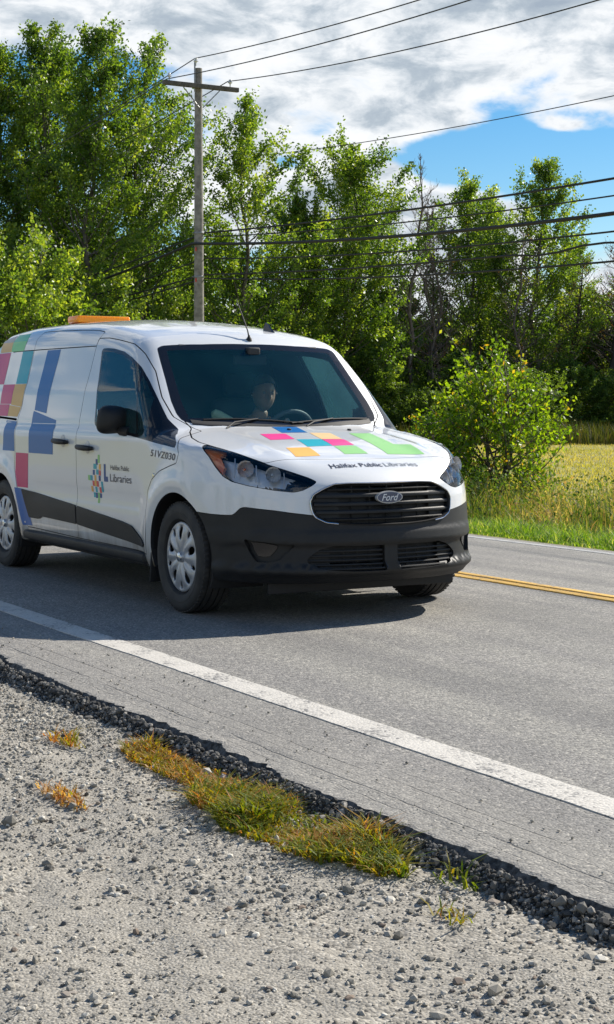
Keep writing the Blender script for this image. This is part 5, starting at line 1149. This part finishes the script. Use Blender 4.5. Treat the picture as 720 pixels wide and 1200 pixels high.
def tree_mesh(h, cr, seed, nleaf, lsize, base=.12, up=(.5, 1.15), prof=None, lean=(0, 0), nl=None, leafm='poplar', bark=None, stems=1, tb=.5, twigw=.115, trunk_r=.0095, wind=(0, 0), sub=6, bare=False):
    global rng
    rng = np.random.default_rng(seed); R = rng; paths = []; tips = []
    prof = prof or (lambda t: max(.12, math.sin(PI*min(1, (t*.86+.14)))**.7*(1-.35*t)))
    for s in range(stems):
        sa = R.uniform(0, 2*PI); sp = 0 if stems == 1 else R.uniform(.15, .5)*cr; H = h*(1 if s == 0 else R.uniform(.72, 1.)); m = 12; t = np.linspace(0, 1, m)
        wob = np.cumsum(R.normal(0, .012*H, (m, 2)), 0); wob[0] = 0
        TP = np.stack([lean[0]*H*t**1.3+sp*math.cos(sa)*t+wob[:, 0], lean[1]*H*t**1.3+sp*math.sin(sa)*t+wob[:, 1], H*t*.985], 1); TR = h*trunk_r*(1-t)**.8*(1 if stems == 1 else .7)+.008
        paths.append((TP, TR)); NL = int((nl or H*5.0)/(1 if stems == 1 else stems*.6)); ga = R.uniform(0, 6)
        for i in range(NL):
            tt = base+(1-base)*(i+R.uniform(0, 1))/NL*.985; p0 = np.array([np.interp(tt, t, TP[:, k]) for k in range(3)]); ga += 2.4+R.normal(0, .4)
            ln = cr*prof(tt)*R.uniform(.55, 1.2); el_ = R.uniform(*up)*(.6+.5*tt); q = 7; u = np.linspace(0, 1, q)
            d = np.array([math.cos(ga)*math.cos(el_), math.sin(ga)*math.cos(el_), math.sin(el_)]); P = p0+d*ln*u[:, None]; P[:, 2] += ln*.16*u**2; P[:, 0] += wind[0]*ln*u**2; P[:, 1] += wind[1]*ln*u**2
            P += np.cumsum(R.normal(0, .02*ln, (q, 3)), 0)*(u[:, None] > 0); r0 = min(.30*np.interp(tt, t, TR)+.006, .05); RR = r0*(1-u)+.004; paths.append((P, RR))
            if ln > .4 or bare:
                for j in range(sub):
                    f = R.uniform(.25, 1.); pj = np.array([np.interp(f, u, P[:, k]) for k in range(3)]); dj = d*.6+R.normal(0, .55, 3); dj[2] += .45; dj /= np.linalg.norm(dj); lj = ln*R.uniform(.18, .42)*(1.25-f*.5)+.1
                    uu = np.linspace(0, 1, 4)[:, None]; Pj = pj+dj*lj*uu+np.array([wind[0], wind[1], .12])*lj*uu**2; paths.append((Pj, np.array([.007, .005, .004, .003])*(1.4 if bare else 1))); tips.append((Pj, lj))
            tips.append((P[3:], ln*.6)); 
        tips.append((TP[-4:], h*.2))
    V, Fc = tubes_np(paths); wood = np_mesh('wood', V, Fc, bark or BK, sm=True); leaf = None
    if nleaf:
        wts = np.array([l for _, l in tips])**.8; cnt = R.multinomial(nleaf, wts/wts.sum()); pts = []; tn = []
        for (P, l), c in zip(tips, cnt):
            if not c: continue
            f = R.uniform(0, 1, c)**.7*(len(P)-1); i = np.minimum(f.astype(int), len(P)-2); fr = (f-i)[:, None]; q = P[i]*(1-fr)+P[i+1]*fr
            pts.append(q+R.normal(0, twigw, (c, 3))*[1, 1, .8]); tn.append(np.full(c, R.normal(tb, .24)))
        P = np.vstack(pts); tn = np.concatenate(tn)+R.normal(0, .14, len(P)); V, Q = leaf_quads(P, R.uniform(.7, 1.3, len(P))*lsize, .2)
        leaf = np_mesh('leaves', V, Q, LV[leafm]); set_tint(leaf, np.clip(tn, 0, 1))
    return wood, leaf
def tree(name, x, y, md, label, cat='tree', group=None, rz=0., s=1., sz=None, z=None):
    wd_, lf = md; r = empty(name, (x, y, float(ground_z(np.array([x]), np.array([y]))[0])-.05 if z is None else z), label, cat, group); r.rotation_euler.z = rz; r.scale = (s, s, sz or s)
    t = add('trunk', wd_, r)
    if lf is not None: add('crown', lf, r)
    return r
GT = 'trees of the wood edge beyond the road'
mA = tree_mesh(15.3, 4.8, 11, 36000, .128, .10, (.55, 1.2), wind=(.06, .10), nl=84)
mB = tree_mesh(14.6, 4.3, 12, 32000, .128, .14, (.6, 1.25), wind=(.05, .16), nl=80)
mC = tree_mesh(14.6, 4.5, 13, 34000, .128, .08, (.55, 1.2), wind=(.04, .14), nl=80, stems=2)
mD = tree_mesh(12.7, 4.0, 14, 22000, .125, .10, (.55, 1.15), wind=(.04, .10), nl=52, tb=.6)
mE = tree_mesh(11.6, 4.7, 15, 36000, .13, .04, (.35, 1.1), nl=74, tb=.55)
mF = tree_mesh(11.5, 3.6, 16, 17000, .12, .25, (.6, 1.2), nl=48, tb=.55)
mG = tree_mesh(12.0, 4.2, 17, 29000, .125, .10, (.55, 1.2), wind=(.03, .10), nl=66, tb=.55)
mN = tree_mesh(9.0, 4.0, 18, 15000, .20, .03, (.2, .9), nl=56, leafm='dark', bark=BKD)
mN2 = tree_mesh(8.0, 3.6, 19, 13000, .19, .03, (.1, .8), nl=56, leafm='dark', bark=BKD, stems=2)
mBu = tree_mesh(6.8, 3.3, 20, 20000, .13, .02, (.3, 1.), nl=46, tb=.72, stems=3)
mX = tree_mesh(12., 2.0, 21, 0, 0, .25, (.5, 1.15), nl=44, bark=BKR, bare=True, sub=9)
mX2 = tree_mesh(10.5, 2.2, 22, 500, .10, .2, (.3, 1.), nl=50, leafm='brown', bark=BKR, bare=True, sub=11)
mX3 = tree_mesh(9.5, 2.4, 23, 350, .10, .35, (.1, .8), nl=44, leafm='brown', bark=BKD, bare=True, sub=8, lean=(.06, .16), trunk_r=.016)
tree('poplar_tree', -46.89, 15.12, mA, 'tallest poplar, leftmost of the tall ones, behind the roof of the van', group=GT)
tree('poplar_tree', -48.05, 14.1, mB, 'tall poplar cut by the left edge of the photo', group=GT, rz=2.1)
tree('poplar_tree', -43.94, 16.24, mB, 'tall poplar with pale trunk, second from the left edge', group=GT, rz=.4)
tree('poplar_tree', -47.26, 20.0, mC, 'tall poplar just left of the utility pole, top leaning right', group=GT)
tree('poplar_tree', -50.2, 17.9, mA, 'tall poplar in the second row left of the utility pole', group=GT, rz=3.7, s=.98)
tree('poplar_tree', -42.99, 21.93, mD, 'slender light green tree just right of the utility pole', group=GT)
tree('poplar_tree', -46.2, 28.24, mE, 'broad bright green tree above the bonnet end of the van roof', group=GT)
tree('poplar_tree', -45.64, 25.25, mE, 'lower rounded tree between the utility pole and the broad bright one', group=GT, rz=2., s=.80)
tree('poplar_tree', -49.2, 30.6, mG, 'green tree directly left of the bare dead trees', group=GT, rz=1., s=.88)
tree('poplar_tree', -48.84, 35.86, mF, 'thin airy tree right of the bare dead trees', group=GT)
tree('poplar_tree', -50.2, 38.0, mF, 'thin airy tree between the airy one and the tall right hand poplar', group=GT, rz=2.3, s=.97)
tree('poplar_tree', -46.94, 39.18, mG, 'tall full poplar on the right, above the round shrub', group=GT)
tree('poplar_tree', -49.3, 42.0, mF, 'thin tree behind the dead trees at the right edge', group=GT, rz=1.2, s=.80)
tree('leafy_bush', -39.31, 12.25, mBu, 'bright bush tree at the left edge below the poplars', group=GT)
tree('leafy_bush', -40.9, 15.3, mBu, 'bright bush tree behind the amber beacon of the van', group=GT, rz=2.2, s=.86)
tree('leafy_bush', -42.8, 19.2, mBu, 'bush tree at the foot of the utility pole', group=GT, rz=4., s=.80)
tree('leafy_bush', -43.8, 24.6, mBu, 'bush tree behind the aerial of the van', group=GT, rz=1., s=.72)
tree('dead_tree', -46.76, 31.9, mX, 'tallest bare dead tree, grey twigs against the cloud', group=GT)
tree('dead_tree', -47.97, 33.5, mX2, 'reddish brown twiggy dead tree right of the tallest bare one', group=GT)
tree('dead_tree', -48.9, 34.8, mX2, 'smaller reddish twiggy dead tree behind the airy trees', group=GT, rz=2., s=.9)
tree('dead_tree', -46.2, 36.9, mX2, 'fine reddish twigs of a dead tree in front of the thin airy trees', group=GT, rz=3.3, s=.86)
tree('dead_tree', -47.6, 32.9, mX, 'grey bare tree close behind the tallest bare one', group=GT, rz=2.6, s=.85)
tree('dead_tree', -44.9, 40.3, mX3, 'dark leaning dead tree nearest the right edge of the field', group=GT)
tree('dead_tree', -45.6, 39.0, mX3, 'dark leaning dead trunk left of the other leaning one', group=GT, rz=.5, s=.85)
tree('dead_tree', -47.6, 42.4, mX3, 'dark dead tree with drooping twigs at the right edge', group=GT, rz=5.6, s=1.05)
tree('dead_tree', -46.1, 42.1, mX2, 'rusty twiggy dead tree at the far right edge', group=GT, s=.85, rz=4.)
r2 = np.random.default_rng(5)
for i in range(9):
    l = 18.5+i*3.1; p = CAM2+FWD*(70+r2.uniform(-2, 3))+RGT*l; tree('poplar_tree', float(p[0]), float(p[1]), (mG, mF, mE)[i % 3], 'tree of the wood edge continuing past the right end of the field', group=GT, rz=r2.uniform(0, 6), s=r2.uniform(.78, .95))
fill = []
for i, (l, d_, s_) in enumerate([(-15.5, 70, 1.05), (-12.6, 66, 1.1), (-9.8, 70, 1.0), (-7.2, 67, 1.12), (-4.4, 71, .95), (-1.8, 68, .95), (.4, 71, .85), (2.5, 69, .72), (4.4, 72, .75), (6.4, 74, .72), (8.4, 75, .80), (10.4, 77, .80), (12.6, 76, .82), (14.8, 74, .82), (17, 77, .85), (-18.5, 68, 1.1)]):
    fill.append((l, d_, s_))
for i, (l, d_, s_) in enumerate(fill):
    p = CAM2+FWD*d_+RGT*l; tree('dense_tree', float(p[0]), float(p[1]), (mN, mN2)[i % 2], 'dark dense tree standing behind the front row of the wood edge', group='dark trees behind the wood edge', rz=r2.uniform(0, 6), s=s_, sz=s_*r2.uniform(.9, 1.05))
for i, (l, d_, s_) in enumerate([(3.5, 79, .8), (5.6, 81, .9), (7.6, 82, .85), (9.4, 83, .9), (11.4, 84, .95), (13.4, 83, .9), (15.6, 84, .95), (18, 84, 1.), (0.5, 80, .9), (-2, 79, .95), (-5, 80, 1.)]):
    p = CAM2+FWD*d_+RGT*l; tree('dense_tree', float(p[0]), float(p[1]), (mN2, mN)[i % 2], 'dark dense tree standing behind the front row of the wood edge', group='dark trees behind the wood edge', rz=r2.uniform(0, 6), s=s_*1.25, sz=s_*.72)
for i in range(26):
    l = -17+i*2.15+r2.uniform(-.5, .5); p = CAM2+FWD*(62.5+r2.uniform(0, 2.5)+(4 if l > 9 else 0))+RGT*l; s_ = r2.uniform(.30, .42)
    tree('understorey_bush', float(p[0]), float(p[1]), (mN2, mN)[i % 2], 'low dark bush under the wood edge trees', 'bush', 'low bushes along the foot of the wood', rz=r2.uniform(0, 6), s=s_*1.3, sz=s_)
mS = tree_mesh(2.35, 1.25, 31, 8500, .066, .02, (.15, 1.15), nl=40, leafm='shrub', stems=6, tb=.5, twigw=.055, trunk_r=.012, sub=7)
mS2 = tree_mesh(1.5, .8, 32, 5000, .055, .02, (.1, 1.), nl=26, leafm='shrub', stems=4, tb=.42, twigw=.05, trunk_r=.010, sub=6)
tree('roadside_shrub', -9.22, 8.36, mS, 'round bright yellow green shrub beside the field behind the bonnet', 'shrub')
tree('roadside_shrub', -9.9, 7.75, mS2, 'low leafy sucker left of the round bright shrub', 'shrub')
# wood on the camera's own side of the road, mirrored in the van's windows
for i in range(9):
    tree('opposite_tree', -34+i*5.2+r2.uniform(-1, 1), -27-r2.uniform(0, 4), (mE, mG)[i % 2], 'tree on the near side of the road, seen only mirrored in the van windows', group='trees on the near side of the road', rz=r2.uniform(0, 6), s=.62)

# =====================================================================
# utility pole and cables
# =====================================================================
WOOD = principled('weathered_pole_wood', (.30, .285, .26), .9, vary=.45, vscale=7, bump=.8, bscale=60, vcol=(.17, .16, .145))
WOODD = principled('crossarm_wood', (.13, .12, .11), .9, vary=.4, vscale=6, bump=.6, bscale=60)
STEEL = principled('galvanised_steel', (.25, .26, .27), .5, metal=.7); PORC = principled('pale_insulator', (.62, .64, .66), .2, coat=.6); CAB = principled('black_cable', (.012, .012, .013), .6); CABG = principled('grey_conductor', (.06, .062, .066), .45, metal=.5); RED = principled('red_tag', (.6, .05, .03), .5)
POLEX, POLEY = -33.87, 15.72; PO = empty('utility_pole', (POLEX, POLEY, -.37), 'tall weathered wooden utility pole with crossarm and insulators', 'utility pole')
mb = MB(); zz = np.linspace(0, 11.37, 14); mb.tube([(0.02*math.sin(z*.4), 0, z) for z in zz], [.168-.0052*z for z in zz], 16); mb.build('pole_shaft', [WOOD], PO)
Zc = 10.45+.37
mb = MB(); mb.box((.16, 0, Zc), (.115, 2.44, .13), bev=.008); mb.build('crossarm', [WOODD], PO)
for s_ in (-1, 1):
    mb = MB(); mb.tube([(.20, s_*.62, Zc-.05), (.16, s_*.06, Zc-.62)], .016, 6); mb.build('crossarm_brace', [STEEL], PO)
ins = lambda: [(.0, .13), (.035, .125), (.045, .10), (.030, .085), (.060, .06), (.075, .035), (.050, .03), (.03, -.0), (.018, -.02), (.018, -.10), (0, -.10)]
for (x_, y_, z_) in ((.16, -1.02, Zc+.16), (.16, .95, Zc+.16), (.06, -.12, 11.28+.37-.13)):
    mb = MB(); mb.lathe(ins(), 20, T=Matrix.Translation((x_, y_, z_)), axis='z'); mb.build('insulator', [PORC], PO)
mb = MB(); mb.box((.05, -.15, 11.1), (.04, .035, .86), bev=.004); mb.build('pole_top_bracket', [STEEL], PO)
for z_ in (5.87, 4.90, 6.18):
    mb = MB(); mb.lathe([(.150, -.03), (.155, -.02), (.155, .02), (.150, .03)], 20, T=Matrix.Translation((.01, 0, z_+.37)), axis='z'); mb.tube([(0, -.10, z_+.37), (0, -.20, z_+.37)], .018, 8); mb.build('cable_clamp', [STEEL], PO)
for z_ in (5.70, 4.80):
    mb = MB(); mb.box((.10, -.14, z_+.37), (.03, .03, .11), bev=.004); mb.build('marker_tag', [RED], PO)
def cable(z0, dy, s, r, m, label, direction=1, dip=None, slope=0., x0=0., span=45.):
    mb = MB(); ts = np.linspace(0, 1, 64); pts = []
    for t in ts:
        z = z0-4*s*t*(1-t)+slope*t
        if dip: z -= dip[1]*math.exp(-((t-dip[0])/.016)**2)-dip[1]*.9*math.exp(-((t-dip[0]-.035)/.02)**2)
        pts.append((POLEX+x0+direction*span*t, POLEY+dy, z))
    o = mb.tube(pts, r, 6).build('overhead_cable', [m]); tag(o, label, 'cable', 'overhead cables'); return o
cable(11.28, -.12, 1.10, .015, CABG, 'topmost overhead cable right of the pole, from the pin on the pole top')
cable(10.59, -1.02, 1.10, .015, CABG, 'overhead cable right of the pole from the left end of the crossarm')
cable(10.71, .95, 1.32, .015, CABG, 'overhead cable right of the pole from the right end of the crossarm')
cable(6.20, .19, .62, .026, CAB, 'uppermost of the low black cables right of the pole')
cable(6.09, .17, .86, .017, CAB, 'thin low cable just above the thickest cable, right of the pole')
cable(5.87, -.19, 1.05, .044, CAB, 'thickest black overhead cable right of the pole')
cable(5.45, .17, .92, .021, CAB, 'thin low cable just below the thickest cable, right of the pole')
cable(4.98, .17, .70, .024, CAB, 'low cable with a kink, second lowest right of the pole', dip=(.355, .07))
cable(4.87, .19, .92, .023, CAB, 'lowest black cable right of the pole')
cable(5.87, -.19, 1.16, .042, CAB, 'thickest black cable left of the pole, sloping down', -1)
cable(6.20, .19, 1.05, .024, CAB, 'uppermost low cable left of the pole', -1)
cable(5.45, .17, 1.00, .021, CAB, 'thin cable below the thickest one, left of the pole', -1)
cable(4.98, .17, .68, .024, CAB, 'second lowest cable left of the pole', -1)
cable(4.87, .19, .80, .024, CAB, 'lowest cable left of the pole', -1)
cable(11.28, -.12, 1.1, .015, CABG, 'topmost cable left of the pole, running among the poplar tops', -1)
cable(10.59, -1.02, 1.1, .015, CABG, 'crossarm cable left of the pole on the road side', -1)
cable(10.71, .95, 1.1, .015, CABG, 'crossarm cable left of the pole on the field side', -1)
mb = MB(); uu_ = np.linspace(-27.6, 30, 50)
o = mb.tube([(-25.2+u, 24.0, 9.55+.00145*u*u-.0241*u) for u in uu_], .014, 6).build('overhead_cable', [CABG]); tag(o, 'single high cable in front of the trees, coming out from behind the slender tree', 'cable', 'overhead cables')
